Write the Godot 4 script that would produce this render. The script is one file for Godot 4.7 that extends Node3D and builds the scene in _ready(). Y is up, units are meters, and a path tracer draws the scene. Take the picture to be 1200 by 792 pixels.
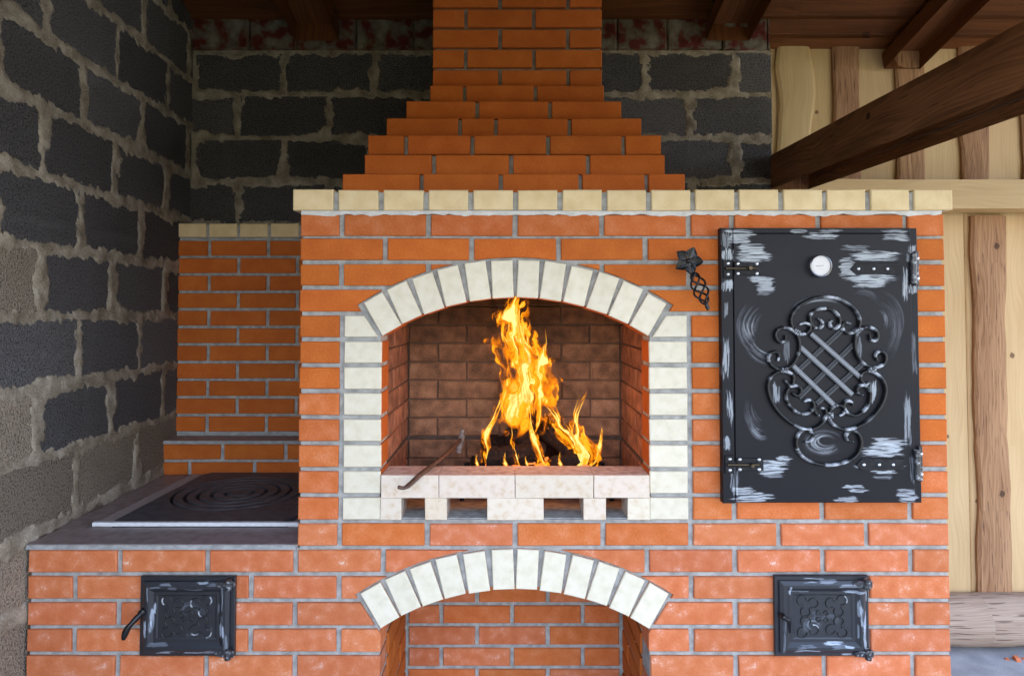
extends Node3D
# Covered barbecue corner: brick fireplace with stove, block walls, timber wall, dark roof.

var rng := RandomNumberGenerator.new()
var M := {}
var gpos := {}
var used := {}

# ---------------------------------------------------------------- mesh builder
class MB:
	var v := PackedVector3Array()
	var n := PackedVector3Array()
	var uv := PackedVector2Array()
	var c := PackedColorArray()
	var col := Color.WHITE
	var xf := Transform3D()
	var rect := Rect2(0, 0, 1, 1)
	func vert(p: Vector3, nn: Vector3, t = null) -> void:
		v.append(xf * p)
		n.append((xf.basis * nn).normalized())
		if t == null:
			uv.append(Vector2((p.x - rect.position.x) / rect.size.x, 1.0 - (p.y - rect.position.y) / rect.size.y))
		else:
			uv.append(t)
		c.append(col)
	# corners counter-clockwise as seen from outside
	func tri(a: Vector3, b: Vector3, d: Vector3) -> void:
		var nn := (b - a).cross(d - a)
		if nn.length_squared() < 1e-16:
			return
		nn = nn.normalized()
		vert(a, nn); vert(d, nn); vert(b, nn)
	func quad(a: Vector3, b: Vector3, d: Vector3, e: Vector3) -> void:
		tri(a, b, d)
		tri(a, d, e)
	func tri_n(a: Vector3, na: Vector3, ta, b: Vector3, nb: Vector3, tb, d: Vector3, nd: Vector3, td) -> void:
		vert(a, na, ta); vert(d, nd, td); vert(b, nb, tb)
	func quad_n(p: Array, nn: Array, t: Array) -> void:
		tri_n(p[0], nn[0], t[0], p[1], nn[1], t[1], p[2], nn[2], t[2])
		tri_n(p[0], nn[0], t[0], p[2], nn[2], t[2], p[3], nn[3], t[3])
	func box(a: Vector3, b: Vector3) -> void:
		quad(Vector3(a.x, a.y, b.z), Vector3(b.x, a.y, b.z), Vector3(b.x, b.y, b.z), Vector3(a.x, b.y, b.z))
		quad(Vector3(b.x, a.y, a.z), Vector3(a.x, a.y, a.z), Vector3(a.x, b.y, a.z), Vector3(b.x, b.y, a.z))
		quad(Vector3(a.x, a.y, a.z), Vector3(a.x, a.y, b.z), Vector3(a.x, b.y, b.z), Vector3(a.x, b.y, a.z))
		quad(Vector3(b.x, a.y, b.z), Vector3(b.x, a.y, a.z), Vector3(b.x, b.y, a.z), Vector3(b.x, b.y, b.z))
		quad(Vector3(a.x, b.y, b.z), Vector3(b.x, b.y, b.z), Vector3(b.x, b.y, a.z), Vector3(a.x, b.y, a.z))
		quad(Vector3(a.x, a.y, a.z), Vector3(b.x, a.y, a.z), Vector3(b.x, a.y, b.z), Vector3(a.x, a.y, b.z))
	# outline counter-clockwise in xy; front face at z1 with a chamfer ch
	func prism(poly: PackedVector2Array, z0: float, z1: float, ch := 0.0) -> void:
		var m := poly.size()
		var inner := PackedVector2Array()
		for i in m:
			var p0 := poly[(i + m - 1) % m]
			var p1 := poly[i]
			var p2 := poly[(i + 1) % m]
			var n1 := (p1 - p0).normalized().orthogonal() * -1.0
			var n2 := (p2 - p1).normalized().orthogonal() * -1.0
			var b := n1 + n2
			var d := b.dot(n1)
			inner.append(p1 + b * (ch / maxf(d, 0.35)))
		var zc := z1 - ch
		var idx := Geometry2D.triangulate_polygon(inner if ch > 0.0 else poly)
		if idx.is_empty() and ch > 0.0:
			ch = 0.0
			zc = z1
			idx = Geometry2D.triangulate_polygon(poly)
		var f := inner if ch > 0.0 else poly
		for i in range(0, idx.size(), 3):
			var a := f[idx[i]]
			var b := f[idx[i + 1]]
			var d := f[idx[i + 2]]
			if (b - a).cross(d - a) < 0.0:
				var sw := b
				b = d
				d = sw
			tri(Vector3(a.x, a.y, z1), Vector3(b.x, b.y, z1), Vector3(d.x, d.y, z1))
		for i in m:
			var a := poly[i]
			var b := poly[(i + 1) % m]
			quad(Vector3(a.x, a.y, z0), Vector3(b.x, b.y, z0), Vector3(b.x, b.y, zc), Vector3(a.x, a.y, zc))
			if ch > 0.0:
				var ia := inner[i]
				var ib := inner[(i + 1) % m]
				quad(Vector3(a.x, a.y, zc), Vector3(b.x, b.y, zc), Vector3(ib.x, ib.y, z1), Vector3(ia.x, ia.y, z1))
		var idb := Geometry2D.triangulate_polygon(poly)
		for i in range(0, idb.size(), 3):
			var a := poly[idb[i]]
			var b := poly[idb[i + 1]]
			var d := poly[idb[i + 2]]
			if (b - a).cross(d - a) < 0.0:
				var sw := b
				b = d
				d = sw
			tri(Vector3(a.x, a.y, z0), Vector3(d.x, d.y, z0), Vector3(b.x, b.y, z0))
	# swept tube; section half-sizes per point (across, along up)
	func tube(pts: PackedVector3Array, rad: Array, sides := 8, up := Vector3.ZERO, vscale := 1.0, cols := PackedColorArray()) -> void:
		var m := pts.size()
		var rings := []
		var norms := []
		var ref := up
		var run := 0.0
		var runs := []
		for i in m:
			var t := (pts[mini(i + 1, m - 1)] - pts[maxi(i - 1, 0)]).normalized()
			if i > 0:
				run += pts[i].distance_to(pts[i - 1])
			runs.append(run)
			if up == Vector3.ZERO:
				if i == 0:
					ref = Vector3.UP if absf(t.y) < 0.8 else Vector3.RIGHT
				ref = (ref - t * ref.dot(t)).normalized()
			var w := ref - t * ref.dot(t)
			w = w.normalized() if w.length() > 1e-4 else Vector3.RIGHT
			var s := t.cross(w).normalized()
			var r = rad[mini(i, rad.size() - 1)]
			var rx: float = r.x if r is Vector2 else r
			var ry: float = r.y if r is Vector2 else r
			var ring := []
			var nr := []
			for k in sides:
				var a := TAU * k / sides
				ring.append(pts[i] + s * cos(a) * rx + w * sin(a) * ry)
				nr.append((s * cos(a) / maxf(rx, 1e-5) + w * sin(a) / maxf(ry, 1e-5)).normalized())
			rings.append(ring)
			norms.append(nr)
		for i in m - 1:
			if cols.size() > i:
				col = cols[i]
			for k in sides:
				var k2 := (k + 1) % sides
				var u0 := float(k) / sides
				var u1 := float(k + 1) / sides
				quad_n([rings[i][k2], rings[i][k], rings[i + 1][k], rings[i + 1][k2]], [norms[i][k2], norms[i][k], norms[i + 1][k], norms[i + 1][k2]],
					[Vector2(u1, runs[i] * vscale), Vector2(u0, runs[i] * vscale), Vector2(u0, runs[i + 1] * vscale), Vector2(u1, runs[i + 1] * vscale)])
		for k in range(1, sides - 1):
			tri(rings[0][0], rings[0][k], rings[0][k + 1])
			tri(rings[m - 1][0], rings[m - 1][k + 1], rings[m - 1][k])
	# lathe round an axis through o along ax; profile points (radius, height)
	func lathe(o: Vector3, ax: Vector3, prof: Array, sides := 24) -> void:
		var s := ax.cross(Vector3.UP if absf(ax.y) < 0.8 else Vector3.RIGHT).normalized()
		var w := ax.cross(s).normalized()
		for i in prof.size() - 1:
			for k in sides:
				var d0 := s * cos(TAU * k / sides) + w * sin(TAU * k / sides)
				var d1 := s * cos(TAU * (k + 1) / sides) + w * sin(TAU * (k + 1) / sides)
				var p = prof[i]
				var q = prof[i + 1]
				quad(o + d0 * p.x + ax * p.y, o + d1 * p.x + ax * p.y, o + d1 * q.x + ax * q.y, o + d0 * q.x + ax * q.y)

# ---------------------------------------------------------------- scene helpers
func nm(called: String, parent: Node) -> String:
	var key := str(parent.get_instance_id()) + called
	used[key] = used.get(key, -1) + 1
	return called if used[key] == 0 else "%s_%03d" % [called, used[key]]

func base(called: String, at: Vector3, parent: Node = self) -> Node3D:
	var o := Node3D.new()
	o.name = nm(called, parent)
	parent.add_child(o, true)
	gpos[o] = at
	o.position = at - gpos.get(parent, Vector3.ZERO)
	return o

func tag(o: Node, label: String, category: String, group := "") -> Node:
	o.set_meta("kind", "thing")
	o.set_meta("label", label)
	o.set_meta("category", category)
	if group:
		o.set_meta("group", group)
	return o

# commits builders as one named mesh; the node sits at the middle of its mesh
func obj(called: String, mbs, mats, parent: Node = self, kind := "") -> MeshInstance3D:
	if mbs is MB:
		mbs = [mbs]
		mats = [mats]
	var lo := Vector3(1e9, 1e9, 1e9)
	var hi := -lo
	for mb in mbs:
		for p in mb.v:
			lo = lo.min(p)
			hi = hi.max(p)
	var o := MeshInstance3D.new()
	var piv := Vector3((lo.x + hi.x) / 2, lo.y, (lo.z + hi.z) / 2)
	var am := ArrayMesh.new()
	var k := 0
	for mb in mbs:
		var a := []
		a.resize(Mesh.ARRAY_MAX)
		var vv: PackedVector3Array = mb.v
		for i in vv.size():
			vv[i] -= piv
		a[Mesh.ARRAY_VERTEX] = vv
		a[Mesh.ARRAY_NORMAL] = mb.n
		a[Mesh.ARRAY_TEX_UV] = mb.uv
		a[Mesh.ARRAY_COLOR] = mb.c
		am.add_surface_from_arrays(Mesh.PRIMITIVE_TRIANGLES, a)
		am.surface_set_material(k, mats[k])
		k += 1
	o.mesh = am
	o.name = nm(called, parent)
	parent.add_child(o, true)
	gpos[o] = piv
	o.position = piv - gpos.get(parent, Vector3.ZERO)
	if kind:
		o.set_meta("kind", kind)
	return o

func rj(a: float) -> float:
	return rng.randf_range(-a, a)

func spline(p: Array, sub := 6) -> PackedVector2Array:
	var out := PackedVector2Array()
	var m := p.size()
	for i in m - 1:
		var a: Vector2 = p[maxi(i - 1, 0)]
		var b: Vector2 = p[i]
		var c: Vector2 = p[i + 1]
		var d: Vector2 = p[mini(i + 2, m - 1)]
		for k in sub:
			out.append(b.cubic_interpolate(c, a, d, float(k) / sub))
	out.append(p[m - 1])
	return out

func flat3(p: PackedVector2Array, z: float) -> PackedVector3Array:
	var out := PackedVector3Array()
	for q in p:
		out.append(Vector3(q.x, q.y, z))
	return out

func rectp(x0: float, y0: float, x1: float, y1: float) -> PackedVector2Array:
	return PackedVector2Array([Vector2(x0, y0), Vector2(x1, y0), Vector2(x1, y1), Vector2(x0, y1)])

func jit(p: PackedVector2Array, a: float) -> PackedVector2Array:
	for i in p.size():
		p[i] += Vector2(rj(a), rj(a))
	return p

# ---------------------------------------------------------------- textures
func lin(r: float, g: float, b: float) -> Color:
	return Color(r, g, b).linear_to_srgb()

func noise_bytes(w: int, h: int, freq: float, sd: int, oct := 4, type := FastNoiseLite.TYPE_SIMPLEX_SMOOTH) -> PackedByteArray:
	var f := FastNoiseLite.new()
	f.seed = sd
	f.frequency = freq
	f.noise_type = type
	f.fractal_octaves = oct
	f.fractal_type = FastNoiseLite.FRACTAL_FBM if oct > 1 else FastNoiseLite.FRACTAL_NONE
	var im := f.get_seamless_image(w, h)
	im.convert(Image.FORMAT_L8)
	return im.get_data()

# weighted noises through a colour ramp; ramp entries [position 0..1, linear colour]
func ramp_tex(w: int, h: int, layers: Array, ramp: Array) -> ImageTexture:
	var lut := PackedByteArray()
	for i in 256:
		var t := i / 255.0
		var c: Color = ramp[-1][1]
		for k in ramp.size() - 1:
			if t <= ramp[k + 1][0]:
				c = ramp[k][1].lerp(ramp[k + 1][1], clampf((t - ramp[k][0]) / (ramp[k + 1][0] - ramp[k][0]), 0.0, 1.0))
				break
		c = c.linear_to_srgb()
		lut.append_array(PackedByteArray([int(c.r * 255), int(c.g * 255), int(c.b * 255)]))
	var out := PackedByteArray()
	out.resize(w * h * 3)
	var a: PackedByteArray = layers[0][0]
	var wa: float = layers[0][1]
	var two := layers.size() > 1
	var b: PackedByteArray = layers[1][0] if two else a
	var wb: float = layers[1][1] if two else 0.0
	for i in w * h:
		var q := clampi(int(a[i] * wa + b[i] * wb), 0, 255) * 3
		out[i * 3] = lut[q]
		out[i * 3 + 1] = lut[q + 1]
		out[i * 3 + 2] = lut[q + 2]
	return ImageTexture.create_from_image(Image.create_from_data(w, h, false, Image.FORMAT_RGB8, out))

func grey_tex(w: int, h: int, b: PackedByteArray) -> ImageTexture:
	return ImageTexture.create_from_image(Image.create_from_data(w, h, false, Image.FORMAT_L8, b))

func mat(rough: float, spec := 0.5) -> StandardMaterial3D:
	var m := StandardMaterial3D.new()
	m.roughness = rough
	m.metallic_specular = spec
	m.vertex_color_use_as_albedo = true
	return m

func tri_mat(tex: Texture2D, scale: float, rough: float, bump: Texture2D = null, bump_cm := 0.1, spec := 0.4) -> StandardMaterial3D:
	var m := mat(rough, spec)
	m.albedo_texture = tex
	m.uv1_triplanar = true
	m.uv1_world_triplanar = true
	m.uv1_scale = Vector3.ONE * scale
	if bump:
		m.heightmap_enabled = true
		m.heightmap_texture = bump
		m.heightmap_scale = bump_cm
	return m

# wood: grain along v. Returns [albedo texture, bump texture]
func wood_tex(w: int, h: int, sd: int, dark: Color, light: Color, knots: Array, knot_col: Color, fleck: float, fleck_col: Color, ffx := 60.0, ffy := 6.0) -> Array:
	var f := FastNoiseLite.new()
	f.seed = sd
	f.fractal_octaves = 3
	f.frequency = 1.0
	var g := FastNoiseLite.new()
	g.seed = sd + 7
	g.fractal_octaves = 2
	g.frequency = 1.0
	var out := PackedByteArray()
	out.resize(w * h * 3)
	var hb := PackedByteArray()
	hb.resize(w * h)
	for y in h:
		var yy := float(y) / h
		for x in w:
			var xx := float(x) / w
			var wx := xx
			var kn := 0.0
			for k in knots:
				var d: Vector2 = Vector2((xx - k.x) * 1.0, (yy - k.y) * 2.6)
				var q: float = d.length() / k.z
				if q < 4.0:
					wx += (xx - k.x) * -0.75 * exp(-q * q * 0.5)
					kn = maxf(kn, smoothstep(1.25, 0.7, q + f.get_noise_2d(xx * 30.0, yy * 80.0) * 0.35))
			var a := g.get_noise_2d(wx * 3.0, yy * 2.0)
			var t := 0.5 + 0.55 * f.get_noise_2d(wx * 34.0 + a * 2.5, yy * 2.2) + 0.35 * a
			var c := dark.lerp(light, clampf(t, 0.0, 1.0))
			var fl := 0.0
			if fleck > 0.0:
				fl = smoothstep(1.0 - fleck, 1.0 - fleck + 0.16, 0.5 + 0.75 * g.get_noise_2d(wx * ffx + 31.0, yy * ffy + 9.0))
				c = c.lerp(fleck_col, fl * 0.8)
			c = c.lerp(knot_col, kn * 0.85)
			c = c.linear_to_srgb()
			var o := (y * w + x) * 3
			out[o] = int(clampf(c.r, 0, 1) * 255)
			out[o + 1] = int(clampf(c.g, 0, 1) * 255)
			out[o + 2] = int(clampf(c.b, 0, 1) * 255)
			hb[y * w + x] = clampi(int(128 + 90 * (t - 0.5) - 70 * fl - 30 * kn), 0, 255)
	return [ImageTexture.create_from_image(Image.create_from_data(w, h, false, Image.FORMAT_RGB8, out)), grey_tex(w, h, hb)]

func wood_mat(tx: Array, rough: float, bump_cm: float, spec := 0.35) -> StandardMaterial3D:
	var m := mat(rough, spec)
	m.albedo_texture = tx[0]
	m.heightmap_enabled = true
	m.heightmap_texture = tx[1]
	m.heightmap_scale = bump_cm
	return m

# dry-brush strokes on an image; coordinates in image pixels
func dab(im: Image, x: int, y: int, a: float, col: Color) -> void:
	if x >= 0 and y >= 0 and x < im.get_width() and y < im.get_height():
		im.set_pixel(x, y, im.get_pixel(x, y).lerp(col, clampf(a, 0.0, 1.0)))

func brush(im: Image, r: Rect2, vertical: bool, strength: float, col: Color) -> void:
	var across := r.size.x if vertical else r.size.y
	var along := r.size.y if vertical else r.size.x
	var f := FastNoiseLite.new()
	f.seed = rng.randi() % 10000
	f.frequency = 0.05
	f.fractal_octaves = 2
	var lean := rj(0.05)
	for i in int(across):
		var e := absf(i / across - 0.5) * 2.0
		# ends of the stroke: ragged in bundles of bristles
		var s0 := along * (0.10 * e * e + 0.22 * (f.get_noise_1d(i * 2.2) + 0.35) + 0.05 * rng.randf())
		var s1 := along * (1.0 - 0.10 * e * e - 0.22 * (f.get_noise_1d(i * 2.2 + 400.0) + 0.35) - 0.05 * rng.randf())
		for j in range(maxi(0, int(s0)), int(s1)):
			var t := (j - s0) / maxf(s1 - s0, 1.0)
			var fade := minf(1.0, minf(t, 1.0 - t) * 12.0)
			# long streaks of thin paint
			var streak := f.get_noise_2d(j * 0.16, i * 4.2)
			var br := smoothstep(-0.48, 0.02, streak + 0.15 - 0.34 * e * e)
			var off := lean * j + 1.6 * f.get_noise_1d(j * 0.35)
			var px := r.position.x + (i + off if vertical else float(j))
			var py := r.position.y + (float(j) if vertical else i + off)
			dab(im, int(px), int(py), 0.88 * strength * fade * br, col)

func swirl(im: Image, c: Vector2, rx: float, ry: float, a0: float, a1: float, width: float, strength: float, col: Color) -> void:
	var lines := int(width * 1.1)
	for i in lines:
		var k := 1.0 - width / maxf(rx, ry) * rng.randf()
		var b0 := a0 + rng.randf() * 0.5 * (a1 - a0)
		var b1 := a1 - rng.randf() * 0.5 * (a1 - a0)
		var al := strength * 0.34 * rng.randf() * rng.randf()
		var steps := int(absf(b1 - b0) * maxf(rx, ry))
		for j in steps:
			var t := float(j) / maxi(steps, 1)
			var a := lerpf(b0, b1, t)
			for q in 5:
				dab(im, int(c.x + cos(a) * (rx * k + q)), int(c.y + sin(a) * (ry * k + q)), al * 0.75 * minf(1.0, minf(t, 1.0 - t) * 6.0), col)

# a sheet of fire: streaks that rise and curl, bright inside, ragged outside
func flame_tex(w: int, h: int, sd: int, gap: float, taper: float) -> ImageTexture:
	var f := FastNoiseLite.new()
	f.seed = sd
	f.frequency = 1.0
	f.fractal_octaves = 2
	var g := FastNoiseLite.new()
	g.seed = sd + 91
	g.frequency = 1.0
	g.fractal_octaves = 3
	var out := PackedByteArray()
	out.resize(w * h * 4)
	for y in h:
		var v := 1.0 - (y + 0.5) / h
		for x in w:
			var u := (x + 0.5) / w * 2.0 - 1.0
			var wu := u + 0.26 * f.get_noise_2d(u * 1.1, v * 3.4) + 0.14 * g.get_noise_2d(u * 2.8 + 5.0, v * 5.0)
			var wv := v + 0.16 * f.get_noise_2d(u * 2.0 + 40.0, v * 1.6)
			var half := lerpf(0.90, 0.16, pow(clampf(wv, 0.0, 1.0), taper)) * (0.85 + 0.40 * f.get_noise_2d(7.0, v * 4.0 + signf(u) * 3.0))
			var body := 1.0 - absf(wu) / maxf(half, 0.02)
			# tongues that part from one another higher up, and thin bright threads in them
			var tongue := f.get_noise_2d(wu * 3.0, wv * 1.3 + 17.0)
			var thread := 1.0 - absf(g.get_noise_2d(wu * 4.6 + 3.0, wv * 1.7)) * 3.4
			var fine := g.get_noise_2d(wu * 9.0 + 13.0, wv * 3.0)
			var i := 0.30 + 0.85 * minf(body, 0.75) + (0.55 + 0.7 * v) * tongue + 0.22 * maxf(thread, -0.6) + 0.30 * fine - gap - 0.30 * smoothstep(0.5, 1.0, v)
			i *= smoothstep(0.02, 0.20, v + 0.16 * tongue) * smoothstep(1.0, 0.86, v + 0.05 * fine) * smoothstep(1.0, 0.80, absf(u)) * smoothstep(0.0, 0.12, body)
			i = clampf(i, 0.0, 1.3)
			var al := smoothstep(0.04, 0.72, i) * 0.95
			var c := Color(0.55, 0.075, 0.002).lerp(Color(1.0, 0.235, 0.004), smoothstep(0.05, 0.34, i))
			c = c.lerp(Color(1.0, 0.43, 0.014), smoothstep(0.40, 0.68, i))
			c = c.lerp(Color(1.0, 0.86, 0.28), smoothstep(0.70, 1.05, i))
			c = c.linear_to_srgb()
			var o := (y * w + x) * 4
			out[o] = int(c.r * 255)
			out[o + 1] = int(c.g * 255)
			out[o + 2] = int(c.b * 255)
			out[o + 3] = int(al * 255)
	return ImageTexture.create_from_image(Image.create_from_data(w, h, false, Image.FORMAT_RGBA8, out))

func make_materials() -> void:
	var S := 512
	var cloud := noise_bytes(S, S, 0.012, 3, 4)
	var cloud2 := noise_bytes(S, S, 0.02, 11, 4)
	var fine := noise_bytes(S, S, 0.16, 5, 3)
	var grain := noise_bytes(S, S, 0.33, 8, 2)
	var cells := noise_bytes(S, S, 0.11, 9, 2, FastNoiseLite.TYPE_CELLULAR)
	# red facing brick, clean and with a pale bloom of salts
	var rb := ramp_tex(S, S, [[cloud, 0.55], [fine, 0.45]], [[0.15, Color(0.44, 0.100, 0.011)], [0.55, Color(0.52, 0.128, 0.015)], [0.85, Color(0.58, 0.160, 0.026)]])
	M.brick = tri_mat(rb, 1.35, 0.78, grey_tex(S, S, fine), 0.06)
	var rh := ramp_tex(S, S, [[cloud2, 0.72], [fine, 0.28]], [[0.2, Color(0.51, 0.140, 0.046)], [0.55, Color(0.57, 0.178, 0.072)], [0.72, Color(0.61, 0.225, 0.115)], [0.82, Color(0.66, 0.34, 0.235)], [0.92, Color(0.74, 0.58, 0.48)]])
	var rm := ramp_tex(S, S, [[cloud2, 0.6], [fine, 0.4]], [[0.2, Color(0.49, 0.122, 0.022)], [0.55, Color(0.56, 0.158, 0.045)], [0.8, Color(0.60, 0.205, 0.085)]])
	M.brick_mid = tri_mat(rm, 1.45, 0.82, grey_tex(S, S, fine), 0.06)
	M.hazy = tri_mat(rh, 1.6, 0.85, grey_tex(S, S, fine), 0.06)
	var cb := ramp_tex(S, S, [[cloud, 0.6], [grain, 0.4]], [[0.15, Color(0.62, 0.46, 0.24)], [0.5, Color(0.72, 0.555, 0.315)], [0.85, Color(0.78, 0.63, 0.39)]])
	M.cream = tri_mat(cb, 2.2, 0.75, grey_tex(S, S, fine), 0.05)
	var wb := ramp_tex(S, S, [[cloud2, 0.6], [grain, 0.4]], [[0.15, Color(0.61, 0.54, 0.395)], [0.5, Color(0.69, 0.62, 0.475)], [0.85, Color(0.73, 0.67, 0.54)]])
	M.white = tri_mat(wb, 2.2, 0.7, grey_tex(S, S, fine), 0.05)
	var fc := ramp_tex(S, S, [[cloud2, 0.62], [grain, 0.38]], [[0.2, Color(0.60, 0.46, 0.29)], [0.36, Color(0.65, 0.56, 0.42)], [0.5, Color(0.69, 0.61, 0.475)], [0.85, Color(0.71, 0.64, 0.52)]])
	M.fireclay = tri_mat(fc, 3.2, 0.85, grey_tex(S, S, grain), 0.08)
	var fb := ramp_tex(S, S, [[cloud, 0.6], [fine, 0.4]], [[0.20, Color(0.13, 0.070, 0.046)], [0.40, Color(0.25, 0.125, 0.078)], [0.58, Color(0.36, 0.175, 0.105)], [0.85, Color(0.50, 0.28, 0.18)]])
	M.fire_brick = tri_mat(fb, 2.1, 0.9, grey_tex(S, S, fine), 0.18)
	var mo := ramp_tex(S, S, [[cloud2, 0.5], [grain, 0.5]], [[0.2, Color(0.20, 0.195, 0.175)], [0.5, Color(0.33, 0.325, 0.305)], [0.8, Color(0.46, 0.455, 0.43)]])
	M.mortar = tri_mat(mo, 2.4, 0.95, grey_tex(S, S, grain), 0.2)
	M.pale_mortar = tri_mat(ramp_tex(S, S, [[cloud2, 0.5], [grain, 0.5]], [[0.2, Color(0.38, 0.37, 0.34)], [0.5, Color(0.56, 0.55, 0.52)], [0.8, Color(0.68, 0.67, 0.65)]]), 2.4, 0.95)
	M.dusty = tri_mat(ramp_tex(S, S, [[cloud2, 0.6], [grain, 0.4]], [[0.2, Color(0.34, 0.23, 0.18)], [0.5, Color(0.50, 0.395, 0.325)], [0.8, Color(0.62, 0.53, 0.46)]]), 2.6, 0.9, grey_tex(S, S, fine), 0.1)
	M.soot = mat(0.95, 0.2)
	M.soot.albedo_color = lin(0.02, 0.016, 0.014)
	# wall blocks: coarse slag concrete; vertex tone darkens
	var pores := noise_bytes(S, S, 0.17, 15, 2, FastNoiseLite.TYPE_CELLULAR)
	var lumps := PackedByteArray()
	lumps.resize(S * S)
	for i in S * S:
		lumps[i] = 255 - pores[i]
	var bl := ramp_tex(S, S, [[lumps, 0.5], [grain, 0.5]], [[0.18, Color(0.06, 0.058, 0.06)], [0.40, Color(0.38, 0.37, 0.375)], [0.60, Color(0.60, 0.58, 0.57)], [0.80, Color(0.98, 0.96, 0.95)]])
	var bump := PackedByteArray()
	bump.resize(S * S)
	for i in S * S:
		bump[i] = (int(lumps[i]) * 5 + int(grain[i]) * 3) / 8
	M.block = tri_mat(bl, 1.9, 0.95, grey_tex(S, S, bump), 3.0, 0.3)
	var ms := ramp_tex(S, S, [[cloud, 0.6], [fine, 0.4]], [[0.25, Color(0.15, 0.12, 0.085)], [0.5, Color(0.275, 0.235, 0.18)], [0.75, Color(0.42, 0.37, 0.30)]])
	M.wall_mortar = tri_mat(ms, 1.7, 0.95, grey_tex(S, S, fine), 0.35, 0.25)
	var fl := ramp_tex(S, S, [[cloud, 0.5], [grain, 0.5]], [[0.2, Color(0.24, 0.25, 0.26)], [0.5, Color(0.33, 0.34, 0.355)], [0.8, Color(0.44, 0.45, 0.46)]])
	M.concrete = tri_mat(fl, 0.9, 0.9, grey_tex(S, S, grain), 0.2)
	var gr := ramp_tex(S, S, [[cloud, 0.5], [grain, 0.5]], [[0.2, Color(0.08, 0.08, 0.035)], [0.5, Color(0.15, 0.135, 0.065)], [0.8, Color(0.22, 0.19, 0.11)]])
	M.ground = tri_mat(gr, 0.35, 0.95)
	var ti := ramp_tex(S, S, [[cloud2, 0.6], [grain, 0.4]], [[0.2, Color(0.20, 0.152, 0.142)], [0.5, Color(0.27, 0.212, 0.20)], [0.8, Color(0.35, 0.29, 0.275)]])
	M.tile = tri_mat(ti, 1.9, 0.42, grey_tex(S, S, fine), 0.04)
	var ir := ramp_tex(S, S, [[cloud2, 0.55], [grain, 0.45]], [[0.2, Color(0.008, 0.008, 0.009)], [0.55, Color(0.013, 0.013, 0.015)], [0.8, Color(0.028, 0.028, 0.031)]])
	M.plate_iron = tri_mat(ramp_tex(S, S, [[cloud2, 0.55], [grain, 0.45]], [[0.2, Color(0.04, 0.039, 0.043)], [0.55, Color(0.066, 0.065, 0.071)], [0.8, Color(0.115, 0.11, 0.115)]]), 1.8, 0.5, grey_tex(S, S, fine), 0.05)
	M.iron = tri_mat(ir, 4.0, 0.5, grey_tex(S, S, fine), 0.05, 0.3)
	var ib := ramp_tex(S, S, [[cloud2, 0.75], [grain, 0.25]], [[0.3, Color(0.02, 0.02, 0.024)], [0.5, Color(0.05, 0.052, 0.06)], [0.62, Color(0.30, 0.32, 0.36)], [0.8, Color(0.62, 0.65, 0.70)]])
	M.brushed_iron = tri_mat(ib, 9.0, 0.45, null, 0.0, 0.5)
	var ru := ramp_tex(S, S, [[cloud2, 0.5], [grain, 0.5]], [[0.2, Color(0.025, 0.014, 0.010)], [0.5, Color(0.085, 0.042, 0.028)], [0.8, Color(0.19, 0.10, 0.06)]])
	M.rust = tri_mat(ru, 5.0, 0.6, grey_tex(S, S, grain), 0.08, 0.5)
	var ash := ramp_tex(S, S, [[cloud2, 0.6], [grain, 0.4]], [[0.2, Color(0.10, 0.09, 0.085)], [0.5, Color(0.24, 0.22, 0.21)], [0.8, Color(0.42, 0.40, 0.38)]])
	M.ash = tri_mat(ash, 6.0, 0.95, grey_tex(S, S, fine), 0.3)
	var ch := ramp_tex(S, S, [[cloud2, 0.5], [cells, 0.5]], [[0.2, Color(0.006, 0.005, 0.005)], [0.5, Color(0.022, 0.014, 0.011)], [0.75, Color(0.07, 0.032, 0.02)], [0.9, Color(0.22, 0.19, 0.17)]])
	M.char = tri_mat(ch, 6.0, 0.9, grey_tex(S, S, cells), 0.6, 0.3)
	var ih := ramp_tex(S, S, [[cloud2, 0.8], [grain, 0.2]], [[0.3, Color(0.014, 0.014, 0.017)], [0.60, Color(0.026, 0.027, 0.031)], [0.70, Color(0.20, 0.21, 0.23)], [0.85, Color(0.5, 0.53, 0.56)]])
	M.iron_hi = tri_mat(ih, 7.0, 0.4, null, 0.0, 0.55)
	M.scroll = mat(0.42, 0.45)
	M.gloss = mat(0.25, 0.4)
	M.gloss.albedo_color = lin(0.008, 0.008, 0.009)
	M.white_paint = tri_mat(ramp_tex(S, S, [[cloud, 0.5], [grain, 0.5]], [[0.2, Color(0.5, 0.5, 0.5)], [0.5, Color(0.74, 0.74, 0.74)]]), 5.0, 0.7)
	M.steel = mat(0.3, 0.5)
	M.steel.metallic = 1.0
	M.steel.albedo_color = lin(0.55, 0.55, 0.56)
	M.brass = mat(0.4, 0.5)
	M.brass.metallic = 1.0
	M.brass.albedo_color = lin(0.09, 0.07, 0.045)
	M.dial = mat(0.35, 0.5)
	M.dial.albedo_texture = dial_tex()
	# plaster and red paint smears at the head of the back wall
	var pl := ramp_tex(S, S, [[cloud, 0.8], [grain, 0.2]], [[0.25, Color(0.07, 0.010, 0.008)], [0.42, Color(0.11, 0.020, 0.014)], [0.47, Color(0.10, 0.082, 0.060)], [0.8, Color(0.20, 0.18, 0.14)]])
	M.smear = tri_mat(pl, 1.5, 0.9, grey_tex(S, S, fine), 0.3)
	# timbers
	M.pale = wood_mat(wood_tex(256, 768, 21, Color(0.51, 0.355, 0.180), Color(0.61, 0.445, 0.24), [Vector3(0.3, 0.22, 0.022), Vector3(0.78, 0.63, 0.03), Vector3(0.12, 0.86, 0.015)], Color(0.12, 0.06, 0.03), 0.0, Color.BLACK), 0.7, 0.1)
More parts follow.
